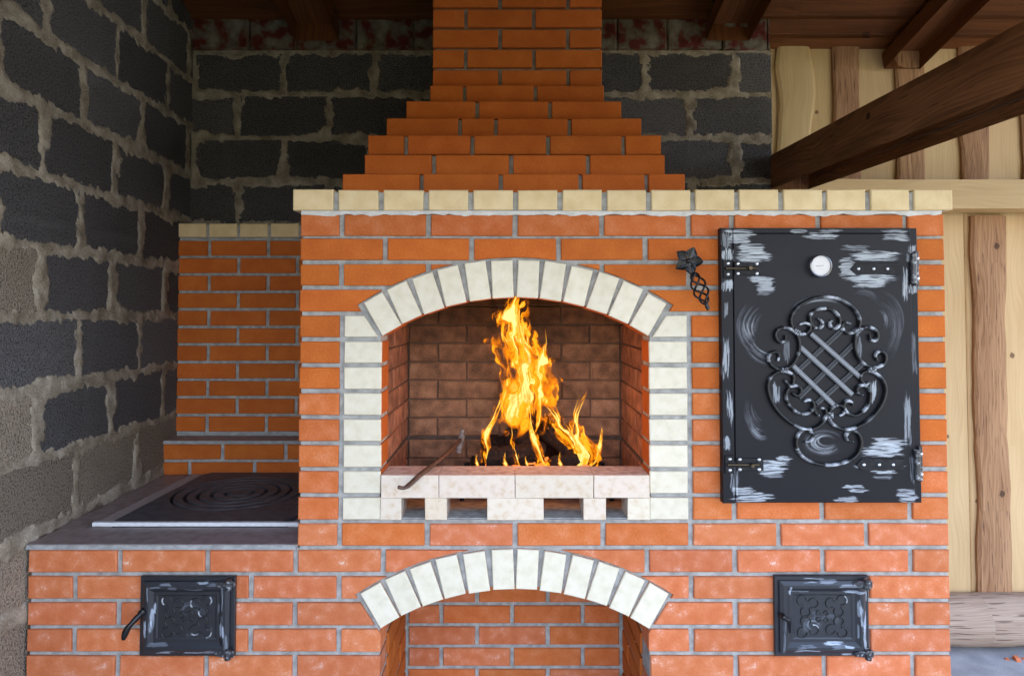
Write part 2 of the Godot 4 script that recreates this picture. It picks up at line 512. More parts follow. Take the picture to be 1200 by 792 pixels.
	M.bark = wood_mat(wood_tex(256, 768, 33, Color(0.25, 0.128, 0.062), Color(0.44, 0.262, 0.140), [Vector3(0.42, 0.3, 0.05), Vector3(0.6, 0.72, 0.06), Vector3(0.25, 0.93, 0.035)], Color(0.05, 0.025, 0.014), 0.20, Color(0.09, 0.045, 0.028)), 0.75, 0.5)
	M.logwood = wood_mat(wood_tex(256, 512, 44, Color(0.28, 0.195, 0.14), Color(0.43, 0.325, 0.245), [Vector3(0.4, 0.5, 0.07)], Color(0.06, 0.035, 0.025), 0.20, Color(0.13, 0.08, 0.062), 16.0, 4.0), 0.8, 0.8)
	M.darkwood = wood_mat(wood_tex(256, 768, 55, Color(0.10, 0.042, 0.018), Color(0.30, 0.135, 0.062), [Vector3(0.35, 0.4, 0.035), Vector3(0.7, 0.8, 0.03)], Color(0.008, 0.004, 0.003), 0.12, Color(0.012, 0.005, 0.003)), 0.6, 0.25)
	M.roofwood = wood_mat(wood_tex(256, 768, 66, Color(0.085, 0.030, 0.010), Color(0.19, 0.070, 0.022), [Vector3(0.5, 0.33, 0.04), Vector3(0.2, 0.75, 0.03)], Color(0.03, 0.012, 0.006), 0.0, Color.BLACK), 0.65, 0.15)
	for m in [M.pale, M.bark, M.logwood, M.darkwood, M.roofwood]:
		m.uv1_scale = Vector3(2.6, 0.85, 1)
	M.fire = []
	for s in 6:
		var t := flame_tex(192, 448, 100 + s * 37, [0.34, 0.42, 0.5, 0.30, 0.40, 0.46][s], [1.2, 0.9, 1.0, 1.6, 4.0, 3.0][s])
		var am := StandardMaterial3D.new()
		am.transparency = BaseMaterial3D.TRANSPARENCY_ALPHA
		am.albedo_texture = t
		am.albedo_color = Color(0, 0, 0, 1)
		am.roughness = 1.0
		am.metallic_specular = 0.0
		am.emission_enabled = true
		am.emission = Color.WHITE
		am.emission_operator = BaseMaterial3D.EMISSION_OP_MULTIPLY
		am.emission_texture = t
		am.emission_energy_multiplier = FIRE_GLOW
		am.texture_repeat = false
		M.fire.append(am)
	M.ember = mat(0.9)
	M.ember.albedo_color = lin(0.1, 0.03, 0.01)
	M.ember.emission_enabled = true
	M.ember.emission = lin(1.0, 0.25, 0.05)
	M.ember.emission_energy_multiplier = 0.2

const FIRE_GLOW := 0.19

func dial_tex() -> ImageTexture:
	var S := 96
	var im := Image.create(S, S, false, Image.FORMAT_RGB8)
	im.fill(Color(0.80, 0.79, 0.78))
	for k in 31:
		var a := deg_to_rad(-225.0 + 270.0 * k / 30.0)
		for r in range(36 if k % 5 == 0 else 39, 43):
			dab(im, int(48 + cos(a) * r), int(48 + sin(a) * r), 0.75, Color(0.15, 0.15, 0.18))
	for x in range(22, 62):
		for w in 2:
			dab(im, x, int(50 - (x - 22) * 0.09) + w, 0.8, Color(0.1, 0.1, 0.12))
	for x in range(34, 64):
		dab(im, x, 64, 0.35, Color(0.3, 0.3, 0.3))
	return ImageTexture.create_from_image(im)

# ---------------------------------------------------------------- masonry
const P := 0.0755        # course pitch
const BH := 0.0625       # brick height
const BL := 0.2553       # brick pitch along the course
const AX := 0.009        # middle of the fireplace
const OL := -0.3825      # opening jambs
const OR := 0.4010

func pie(c: Vector2, r: float, half: float) -> PackedVector2Array:
	var p := PackedVector2Array([c])
	for i in 25:
		var a := PI / 2 - half + 2.0 * half * i / 24.0
		p.append(c + Vector2(cos(a), sin(a)) * r)
	return p

func tone(lo := 0.82, hi := 1.0) -> Color:
	var t := rng.randf_range(lo, hi)
	return Color(t, t * rng.randf_range(0.93, 1.0), t * rng.randf_range(0.90, 1.0))

# one brick: outline in the wall plane, front at z
func brick(called: String, poly: PackedVector2Array, z: float, depth: float, m: Material, parent: Node, col: Color, ch := 0.0028) -> void:
	var mb := MB.new()
	mb.col = col
	var zz := z + rj(0.0011)
	mb.prism(poly, zz - depth, zz, ch)
	obj(called, mb, m, parent)

# a course cut by the given outlines
func course(x0: float, x1: float, joints: Array, yt: float, z: float, depth: float, parent: Node, cuts: Array, hazy: float, h := BH) -> void:
	var xs := [x0]
	for j in joints:
		if j > x0 + 0.03 and j < x1 - 0.03:
			xs.append(j)
	xs.append(x1)
	for i in xs.size() - 1:
		var a: float = xs[i] + (0.0 if i == 0 else 0.0078)
		var b: float = xs[i + 1] - (0.0 if i == xs.size() - 2 else 0.0078)
		var polys := [jit(rectp(a, yt - h, b, yt), 0.0009)]
		for cut in cuts:
			var next := []
			for q in polys:
				next.append_array(Geometry2D.clip_polygons(q, cut))
			polys = next
		for raw in polys:
			var q := PackedVector2Array()
			for v in raw:
				if q.is_empty() or q[-1].distance_to(v) > 0.003:
					q.append(v)
			if Geometry2D.is_polygon_clockwise(q):
				q.reverse()
			var area := 0.0
			for k in q.size():
				area += q[k].cross(q[(k + 1) % q.size()]) * 0.5
			if area < 0.00022:
				continue
			var hz := hazy + rj(0.07)
			brick("brick", q, z, depth, M.hazy if hz > 0.66 else (M.brick_mid if hz > 0.33 else M.brick), parent, tone(0.82, 1.0), 0.0028 if q.size() == 4 else 0.0016)

func joints_of(phase: float) -> Array:
	var out := []
	for n in range(-9, 9):
		out.append(phase + BL * n)
	return out

func faced_brick(poly: PackedVector2Array, z: float, parent: Node, xf := Transform3D(), called := "cream_brick") -> void:
	# pale engobed face on a red body
	var f := MB.new()
	var ft := rng.randf_range(0.93, 1.0)
	f.col = Color(ft, ft, ft)
	f.xf = xf
	f.prism(poly, z - 0.009, z, 0.0022)
	var b := MB.new()
	b.col = tone(0.75, 0.9)
	b.xf = xf
	b.prism(poly, z - 0.115, z - 0.009, 0.0)
	obj(called, [f, b], [M.white, M.brick], parent)

func arch(cy: float, thick: float, parent: Node) -> void:
	for i in 12:
		var a := deg_to_rad((i - 5.5) * 5.47 + rj(0.18))
		var r0 := 0.722 + rj(0.0012)
		var xf := Transform3D(Basis(Vector3.BACK, -a), Vector3(AX, cy, 0.003 + rj(0.001)))
		var w := 0.0315
		faced_brick(jit(rectp(-w, r0, w, r0 + thick + rj(0.002)), 0.0009), 0.0, parent, xf, "arch_brick")

func build_fireplace() -> Node3D:
	var F := base("brick_fireplace", Vector3(0.3, 0, -0.5))
	tag(F, "red brick outdoor fireplace with cream brick arches, stepped chimney and a stove beside the firebox", "fireplace")
	var z := 0.0
	var cu := Vector2(AX, 0.873)
	var cl := Vector2(AX - 0.003, 0.029)
	var up := pie(cu, 0.839, deg_to_rad(33.6))
	var lp := pie(cl, 0.842, deg_to_rad(33.2))
	var niche := rectp(OL + 0.002, -0.1, OR - 0.006, 0.641)
	# front courses
	var W := base("front_brickwork", Vector3(0, 0, 0), F)
	for k in range(0, 20):
		var yt := 1.767 - P * (k - 1)
		var hz := clampf((k - 3) * 0.075, 0.0, 0.85) if k > 0 else 0.45
		var jb := joints_of(0.009)
		var ja := joints_of(0.1367)
		var left := -0.622 if k < 13 else -1.402
		var right := 1.272 - 0.0003 * k
		if k == 0:
			var j := []
			for q in jb:
				if q < 0.53: j.append(q)
			for q in ja:
				if q > 0.53: j.append(q)
			course(left, right, j, 1.838, z, 0.1, W, [], hz)
		elif k < 4:
			var j := jb if k % 2 == 0 else ja
			course(left, 0.63, j, yt, z, 0.1, W, [up], hz)
			course(1.034 if k % 2 == 0 else 1.166, right, [], yt, z, 0.1, W, [], hz)
		elif k < 12:
			course(left, -0.5065, [], yt, z, 0.1, W, [], hz)
			if k < 11:
				course(0.5275, 0.64, [], yt, z, 0.1, W, [], hz)
				course(1.10, right, [], yt, z, 0.1, W, [], hz)
			else:
				course(0.5275, right, ja, yt, z, 0.1, W, [], hz)
			for s in 2:
				var q := jit(rectp(-0.4915, yt - BH, OL, yt) if s == 0 else rectp(OR, yt - BH, 0.5125, yt), 0.0009)
				if k == 4:
					var got := Geometry2D.clip_polygons(q, up)
					q = got[0]
					if Geometry2D.is_polygon_clockwise(q):
						q.reverse()
				faced_brick(q, z + rj(0.001), W)
		else:
			course(left, right, jb if k % 2 == 0 else ja, yt, z, 0.1, W, [lp, niche] if k > 12 else [], hz)
	# below the picture the courses go on to the floor, joined
	var lowb := MB.new()
	for k in range(20, 24):
		var yt := 1.767 - P * (k - 1)
		for j in joints_of(0.009 if k % 2 == 0 else 0.1367):
			for part in [[-1.402, OL], [OR, 1.266]]:
				var a := clampf(j + 0.008, part[0], part[1])
				var b := clampf(j + BL - 0.008, part[0], part[1])
				if b - a > 0.03:
					lowb.col = tone()
					lowb.prism(rectp(a, yt - BH, b, yt), -0.1, 0.0, 0.0025)
	obj("footing_brick", lowb, M.hazy, W, "stuff")
	# cream header course along the top
	var x := -0.641
	for i in 15:
		var p := lerpf(0.1325, 0.1270, i / 14.0)
		var mb := MB.new()
		var ct := rng.randf_range(0.92, 1.0)
		mb.col = Color(ct, ct, ct)
		mb.prism(jit(rectp(x, 1.849 + rj(0.0008), x + p - 0.0155, 1.909 + rj(0.001)), 0.0008), -0.235, 0.014 + rj(0.0015), 0.0025)
		obj("cap_brick", mb, M.cream, W)
		x += p
	arch(0.873, 0.111, W)
	arch(0.029, 0.1135, W)
	# firebox sill of pale fireclay with four air openings
	var A := base("fireclay_sill", Vector3(0, 0.949, 0), F)
	var xs := [OL + 0.001, -0.213, 0.0085, 0.237, OR - 0.001]
	for i in 4:
		var mb := MB.new()
		mb.col = tone(0.94, 1.0)
		var sp := jit(rectp(xs[i] + 0.0008, 1.0125, xs[i + 1] - 0.0008, 1.0775), 0.0006)
		mb.prism(sp, -0.006, 0.004, 0.0012)
		var body := MB.new()
		body.prism(sp, -0.118, -0.006)
		obj("fireclay_block", [mb, body], [M.fireclay, M.dusty], A)
	for q in [[OL + 0.001, -0.3215], [-0.2525, -0.1895], [-0.0725, 0.092], [0.207, 0.2725], [0.3355, OR - 0.001]]:
		var mb := MB.new()
		mb.col = tone(0.94, 1.0)
		var sp := jit(rectp(q[0], 0.9495, q[1], 1.0117), 0.0006)
		mb.prism(sp, -0.006, 0.0035, 0.0012)
		var body := MB.new()
		body.prism(sp, -0.118, -0.006)
		obj("fireclay_block", [mb, body], [M.fireclay, M.dusty], A)
	var sm := MB.new()
	var xx := -0.620
	var fn := FastNoiseLite.new()
	fn.seed = 5
	fn.frequency = 14.0
	while xx < 1.26:
		var d0 := 0.0125 + 0.008 * fn.get_noise_1d(xx) + 0.004 * fn.get_noise_1d(xx * 4.0)
		var d1 := 0.0125 + 0.008 * fn.get_noise_1d(xx + 0.012) + 0.004 * fn.get_noise_1d((xx + 0.012) * 4.0)
		sm.quad(Vector3(xx, 1.849 - d0, 0.0008), Vector3(xx + 0.012, 1.849 - d1, 0.0008), Vector3(xx + 0.012, 1.8488, 0.0042), Vector3(xx, 1.8488, 0.0042))
		sm.quad(Vector3(xx, 1.849 - d0, -0.006), Vector3(xx + 0.012, 1.849 - d1, -0.006), Vector3(xx + 0.012, 1.849 - d1, 0.0008), Vector3(xx, 1.849 - d0, 0.0008))
		xx += 0.012
	sm.col = Color.WHITE
	obj("mortar_smear", sm, M.pale_mortar, W)
	# mortar bed behind the faces
	var mo := MB.new()
	for s in 2:
		var half := rectp(-0.618, 0.0, AX, 1.849) if s == 0 else rectp(AX, 0.0, 1.268, 1.849)
		var upi: PackedVector2Array = Geometry2D.intersect_polygons(pie(cu, 0.7275, deg_to_rad(32.9)), rectp(-1, 1.2, 1, 2))[0]
		var lpi := pie(cl, 0.7275, deg_to_rad(32.9))
		var todo := [half]
		for cut in [upi, rectp(OL - 0.004, 0.952, OR + 0.004, 1.481), lpi, rectp(OL - 0.002, -0.1, OR - 0.002, 0.642)]:
			var next := []
			for q in todo:
				next.append_array(Geometry2D.clip_polygons(q, cut))
			todo = next
		for q in todo:
			if Geometry2D.is_polygon_clockwise(q):
				q.reverse()
			mo.prism(q, -0.119, -0.0095)
	mo.prism(rectp(-1.398, 0.0, -0.6185, 0.8655), -0.90, -0.0095)
	mo.box(Vector3(-0.618, 0, -0.99), Vector3(-0.489, 1.849, -0.12))
	mo.box(Vector3(0.508, 0, -0.99), Vector3(1.266, 1.849, -0.12))
	mo.box(Vector3(-0.4885, 0, -0.99), Vector3(0.5075, 1.79, -0.645))
	mo.box(Vector3(-0.4885, 0.80, -0.644), Vector3(0.5075, 0.945, -0.12))
	mo.box(Vector3(-0.4885, 1.791, -0.99), Vector3(0.5075, 1.849, -0.12))
	# bed of the cap course
	mo.box(Vector3(-0.63, 1.850, -0.235), Vector3(1.28, 1.902, 0.006))
	mo.box(Vector3(-0.618, 1.8495, -0.99), Vector3(1.266, 1.895, -0.236))
	# white run of mortar under the cap
	obj("mortar_bed", mo, M.mortar, F)
	# side faces of the body, hardly seen
	var sb := MB.new()
	for k in range(0, 24):
		var yt := 1.838 if k == 0 else 1.767 - P * (k - 1)
		for s in [-1, 1]:
			var zz := -0.102
			while zz > -0.98:
				var z1 := maxf(zz - 0.2395, -0.99)
				sb.col = tone()
				var xa := -0.622 if s < 0 else 1.250
				sb.box(Vector3(xa, yt - BH, z1), Vector3(xa + 0.018, yt, zz))
				zz -= BL
	obj("side_brick", sb, M.brick, F, "stuff")
	build_firebox(F)
	build_niche(F)
	build_chimney(F)
	build_stove(F)
	return F

# bricks of a side wall facing +x (s = 1) or -x (s = -1) at plane x
func side_brick(called: String, x: float, s: float, y0: float, y1: float, z0: float, z1: float, thick: float, m: Material, parent: Node, col: Color) -> void:
	var mb := MB.new()
	mb.col = col
	# local xy -> world (z, y); front towards s * x
	var b := Basis(Vector3(0, 0, -s), Vector3.UP, Vector3(s, 0, 0))
	mb.xf = Transform3D(b, Vector3(x, 0, 0))
	var a0 := -z0 * s
	var a1 := -z1 * s
	mb.prism(jit(rectp(minf(a0, a1), y0, maxf(a0, a1), y1), 0.0012), -thick, rj(0.0018), 0.003)
	obj(called, mb, m, parent)

func build_firebox(F: Node3D) -> void:
	var B := base("firebox", Vector3(0, 0.95, -0.3), F)
	var fp := 0.0690
	var zb := -0.54
	for n in 12:
		var yt := 1.7795 - fp * n
		if n >= 10:
			yt -= 0.011
		var y0 := maxf(yt - fp + 0.004, 0.955)
		if n == 11:
			y0 = 0.955
			yt = 1.7795 - fp * 11 - 0.011
		var soot := clampf((yt - 1.25) / 0.36, 0.0, 1.0)
		# back
		var xs := [-0.385]
		for q in range(-3, 4):
			var j := (0.061 if n % 2 == 0 else -0.046) + 0.2305 * q
			if j > -0.35 and j < 0.37:
				xs.append(j)
		xs.append(0.4035)
		for i in xs.size() - 1:
			var mid := exp(-pow(((xs[i] + xs[i + 1]) * 0.5 - 0.02) / 0.17, 2.0))
			var t := lerpf(1.0, 0.48, soot) * lerpf(1.0, 0.62, mid * (0.4 + 0.6 * soot)) * rng.randf_range(0.75, 1.0)
			if n >= 9:
				t = rng.randf_range(0.75, 1.0)
			brick("fire_brick", jit(rectp(xs[i] + 0.002, y0, xs[i + 1] - 0.002, yt), 0.0016), zb + rj(0.002), 0.1, M.fire_brick, B, Color(t * 0.92, t, t * 0.94), 0.004)
		# sides, behind the front jamb
		for s in [1, -1]:
			var zs := [-0.124]
			for j in ([-0.235, -0.467] if n % 2 == 0 else [-0.352]):
				zs.append(j)
			zs.append(-0.538)
			for i in zs.size() - 1:
				var t := lerpf(1.0, 0.6, soot) * rng.randf_range(0.75, 1.0)
				side_brick("fire_brick", -0.385 if s > 0 else 0.4035, s, y0, yt, zs[i] - 0.0025, zs[i + 1] + 0.0025, 0.1, M.fire_brick, B, Color(t, t * 0.92, t * 0.88))
	var mo := MB.new()
	mo.col = Color(0.26, 0.20, 0.17)
	mo.box(Vector3(-0.4875, 0.951, -0.6435), Vector3(0.5065, 1.788, -0.5455))
	mo.box(Vector3(-0.4875, 0.951, -0.545), Vector3(-0.391, 1.788, -0.1205))
	mo.box(Vector3(0.4095, 0.951, -0.545), Vector3(0.5065, 1.788, -0.1205))
	obj("fire_joint_mortar", mo, M.mortar, B)
	var fl := MB.new()
	fl.col = Color(1.0, 0.98, 1.0)
	fl.box(Vector3(-0.391, 0.9462, -0.5455), Vector3(0.4095, 0.9492, -0.002))
	obj("ash_floor", fl, M.mortar, B)
	for q in [[-0.384, -0.20], [-0.198, 0.008], [0.010, 0.20], [0.202, 0.403]]:
		var pb := MB.new()
		pb.col = tone(0.9, 1.0)
		pb.prism(jit(rectp(q[0], 0.952, q[1], 1.014), 0.001), -0.29, -0.225, 0.003)
		obj("ash_pit_brick", pb, M.hazy, B)
	var so := MB.new()
	so.box(Vector3(-0.391, 1.76, -0.5395), Vector3(0.4095, 1.787, -0.1195))
	obj("smoke_shelf", so, M.soot, B)

func build_niche(F: Node3D) -> void:
	var B := base("wood_niche", Vector3(0, 0, -0.3), F)
	var zb := -0.5
	for n in 9:
		var yt := 0.7905 - 0.0755 * n + 0.0023
		var js := joints_of(0.0 if n % 2 == 0 else 0.129)
		var y0 := yt - BH
		var xs := [OL + 0.002]
		for j in js:
			if j > OL + 0.03 and j < OR - 0.03:
				xs.append(j)
		xs.append(OR - 0.006)
		for i in xs.size() - 1:
			brick("brick", jit(rectp(xs[i] + 0.0075, y0, xs[i + 1] - 0.0075, yt), 0.0009), zb, 0.1, M.hazy if rng.randf() < 0.5 else M.brick_mid, B, tone(0.82, 0.95))
		for s in [1, -1]:
			var zs := [-0.121, -0.235, -0.49] if n % 2 == 0 else [-0.121, -0.362, -0.49]
			for i in 2:
				side_brick("brick", OL + 0.002 if s > 0 else OR - 0.006, s, y0, yt, zs[i] - 0.007, zs[i + 1] + 0.007, 0.09, M.brick, B, tone(0.75, 0.92))
	var mo := MB.new()
	mo.box(Vector3(-0.488, 0.001, -0.6435), Vector3(0.5065, 0.799, -0.507))
	mo.box(Vector3(-0.488, 0.001, -0.5065), Vector3(OL - 0.004, 0.799, -0.1205))
	mo.box(Vector3(OR, 0.001, -0.5065), Vector3(0.5065, 0.799, -0.1205))
	obj("niche_mortar", mo, M.mortar, B)

func build_chimney(F: Node3D) -> void:
	var C := base("chimney", Vector3(AX + 0.01, 1.9, -0.6), F)
	var rows := [
		[1.984, -0.532, 0.543, -0.127, [-0.2845, -0.0354, 0.2146, 0.423]],
		[2.061, -0.479, 0.496, -0.20, [-0.255, -0.003, 0.2475]],
		[2.140, -0.480, 0.497, -0.256, [-0.3545, -0.1326, 0.1203, 0.372]],
		[2.218, -0.432, 0.446, -0.33, [-0.18, -0.056, 0.199]],
		[2.297, -0.374, 0.386, -0.392, [-0.1235, 0.1346]],
		[2.376, -0.298, 0.335, -0.458, [-0.173, 0.085]]]
	for i in 9:
		rows.append([2.447 + 0.0757 * i, -0.294, 0.333, -0.50, [-0.0447, 0.208] if i % 2 == 0 else [-0.172, 0.081]])
	var mo := MB.new()
	for r in rows:
		var xs := [r[1]]
		xs.append_array(r[4])
		xs.append(r[2])
		for i in xs.size() - 1:
			var a: float = xs[i] + (0.0 if i == 0 else 0.0068)
			var b: float = xs[i + 1] - (0.0 if i == xs.size() - 2 else 0.0068)
			var deep := 0.12
			if i == 0 or i == xs.size() - 2:
				deep = 0.24
			brick("brick", jit(rectp(a, r[0] - 0.0645, b, r[0]), 0.0008), r[3], deep, M.brick, C, tone(0.86, 1.0), 0.0022)
		mo.box(Vector3(r[1] + 0.005, r[0] - 0.0765, -1.0), Vector3(r[2] - 0.005, r[0] - 0.0006, r[3] - 0.022))
	obj("chimney_mortar", mo, M.mortar, C)

func build_stove(F: Node3D) -> void:
	var S := base("cooking_stove", Vector3(-1.0, 0.86, -0.45), F)
	# back wall of the recess
	for j in 11:
		var yt := 1.860 - 0.0757 * j
		course(-1.447, -0.60, joints_of(-1.186) if j % 2 == 1 else joints_of(-1.3135), yt, -0.95, 0.1, S, [], 0.12, 0.0635)
	var x := -1.446
	while x < -0.66:
		var mb := MB.new()
		mb.col = tone(0.90, 1.0)
		mb.prism(jit(rectp(x, 1.8765, x + 0.120, 1.9345), 0.0008), -1.05, -0.944 + rj(0.001), 0.0025)
		obj("cap_brick", mb, M.cream, S)
		x += 0.1335
	# two-course riser with tiled ledge
	course(-1.457, -0.60, [-1.199, -0.937], 1.0045, -0.84, 0.1, S, [], 0.15, 0.0615)
	course(-1.455, -0.60, [-1.335, -1.0655, -0.80], 0.9315, -0.84, 0.1, S, [], 0.15, 0.051)
	var mo := MB.new()
	mo.box(Vector3(-1.445, 0.88, -1.06), Vector3(-0.6185, 1.874, -0.9585))
	mo.box(Vector3(-1.440, 1.8745, -1.05), Vector3(-0.6185, 1.928, -0.952))
	mo.box(Vector3(-1.452, 0.881, -0.958), Vector3(-0.6185, 1.007, -0.847))
	mo.box(Vector3(-1.442, 0.0, -1.06), Vector3(-0.6185, 0.8655, -0.901))
	obj("stove_mortar", mo, M.mortar, S)
	# ledge tiles
	for q in [[-1.462, -1.225], [-1.2235, -0.93], [-0.9285, -0.6195]]:
		var mb := MB.new()
		mb.col = tone(0.9, 1.0)
		mb.box(Vector3(q[0], 1.0125, -0.9485), Vector3(q[1], 1.0215, -0.838))
		obj("ledge_tile", mb, M.tile, S)
	var tr := MB.new()
	tr.col = Color(0.95, 0.95, 0.98)
	tr.box(Vector3(-1.463, 1.0075, -0.8375), Vector3(-0.6195, 1.0205, -0.8335))
	tr.box(Vector3(-1.463, 1.0075, -0.94), Vector3(-0.6195, 1.0122, -0.8378))
	obj("tile_edge", tr, M.mortar, S)
	# worktop tiles: front strip, side strip
	var tiles := [[-1.402, -1.222, -0.150, 0.004], [-1.2205, -0.940, -0.150, 0.004], [-0.9385, -0.6235, -0.150, 0.004],
		[-1.415, -1.330, -0.4885, -0.1515], [-1.432, -1.330, -0.8385, -0.490], [-0.70, -0.6235, -0.8385, -0.1515]]
	for q in tiles:
		var mb := MB.new()
		mb.col = tone(0.85, 1.0)
		mb.box(Vector3(q[0], 0.8705, q[2]), Vector3(q[1], 0.8808, q[3]))
		obj("worktop_tile", mb, M.tile, S)
	var gr := MB.new()
	gr.col = Color(0.95, 0.96, 1.0)
	gr.box(Vector3(-1.43, 0.866, -0.839), Vector3(-0.6232, 0.8702, 0.005))
	gr.box(Vector3(-1.403, 0.866, 0.0055), Vector3(-0.6232, 0.8795, 0.009))
	gr.box(Vector3(-1.402, 0.8704, -0.838), Vector3(-1.3295, 0.8782, 0.003))
	gr.box(Vector3(-1.329, 0.8704, -0.153), Vector3(-0.6233, 0.8782, 0.003))
	obj("grout", gr, M.mortar, S)
	# plate frame: painted front lip, dusty side strip
	var fr := MB.new()
	fr.box(Vector3(-1.315, 0.8812, -0.172), Vector3(-0.6235, 0.8925, -0.158))
	obj("painted_lip", fr, M.white_paint, S)
	var sf := MB.new()
	sf.col = Color(0.52, 0.43, 0.39)
	sf.box(Vector3(-1.323, 0.8708, -0.838), Vector3(-1.2625, 0.8835, -0.1725))
	obj("side_strip", sf, M.white_paint, S)
	# hot plate with its rings
	var H := base("hot_plate", Vector3(-1.0, 0.88, -0.5), F)
	var c := Vector3(-1.0, 0.0, -0.525)
	var pl := MB.new()
	pl.box(Vector3(-1.262, 0.868, -0.8375), Vector3(-0.70, 0.8795, -0.173))
	obj("iron_plate", pl, M.iron, H)
	var radii := [0.0, 0.048, 0.094, 0.140, 0.182, 0.226]
	for i in 5:
		var r0: float = radii[i] + (0.0065 if i > 0 else 0.0)
		var r1: float = radii[i + 1] - 0.0065
		var g := MB.new()
		g.lathe(Vector3(c.x, 0.8796, c.z), Vector3.UP, [Vector2(r1 + 0.0005, 0.0), Vector2(r1, 0.0095), Vector2(r1 - 0.0015, 0.0115), Vector2(r0 + 0.002, 0.0115), Vector2(r0 + 0.0005, 0.0095), Vector2(r0, 0.0)], 56)
		obj("cooking_ring", g, M.plate_iron, H)
	var rim := MB.new()
	# plate surface outside the rings, same height as the rings
	for k in 48:
		var a0 := TAU * k / 48.0
		var a1 := TAU * (k + 1) / 48.0
		var p := []
		for a in [a0, a1]:
			var d := Vector3(cos(a), 0, sin(a))
			var inn := Vector3(c.x, 0.891, c.z) + d * 0.231
			var tx := 9.0
			if absf(d.x) > 1e-4: tx = minf(tx, ((-0.701 - c.x) if d.x > 0 else (-1.2615 - c.x)) / d.x)
			if absf(d.z) > 1e-4: tx = minf(tx, ((-0.174 - c.z) if d.z > 0 else (-0.8365 - c.z)) / d.z)
			p.append([inn, Vector3(c.x, 0.891, c.z) + d * tx])
		rim.quad(p[1][0], p[0][0], p[0][1], p[1][1])
		var dn := Vector3(0, -0.0112, 0)
		rim.quad(p[0][0] + dn, p[1][0] + dn, p[1][0], p[0][0])
		rim.quad(p[1][1] + dn, p[0][1] + dn, p[0][1], p[1][1])
	obj("plate_rim", rim, M.plate_iron, H)

# ---------------------------------------------------------------- ironwork
# picture coordinates of the scroll sketch (half-centimetre-ish units) -> door plane
func dp(x: float, y: float) -> Vector2:
	# sketch unit: 1/7.06 of 1/398 m, origin at the scroll's upper left
	return Vector2(0.605 + (x / 7.06 + 35.0) / 404.5, 1.795 - (y / 7.06 + 73.0) / 408.3)

func scroll(pts: Array, dy: float, mb: MB, z: float, w := 0.0050, d := 0.0090) -> void:
	var q := []
	for p in pts:
		q.append(dp(p[0], p[1] + dy))
	var s := spline(q, 5)
	var rad := []
	var m := s.size()
	for i in m:
		var e := minf(i, m - 1 - i) / float(m)
		var k := lerpf(0.62, 1.0, smoothstep(0.0, 0.12, e))
		rad.append(Vector2(w * k, d * k))
	# dry-brushed white in places, mostly where the bar turns down and to the right
	var f := FastNoiseLite.new()
	f.seed = int(pts[0][0]) + int(dy)
	f.frequency = 0.09
	var cols := PackedColorArray()
	for i in m:
		var t := (s[mini(i + 1, m - 1)] - s[maxi(i - 1, 0)]).normalized().orthogonal().normalized()
		var k := smoothstep(0.12, 0.6, f.get_noise_1d(i) + 0.38 * absf(t.y) - 0.05)
		var g := lerpf(0.010, 0.46, k * rng.randf_range(0.55, 1.0))
		cols.append(Color(g, g * 1.05, g * 1.14))
	mb.tube(flat3(s, z), rad, 8, Vector3.BACK, 1.0, cols)

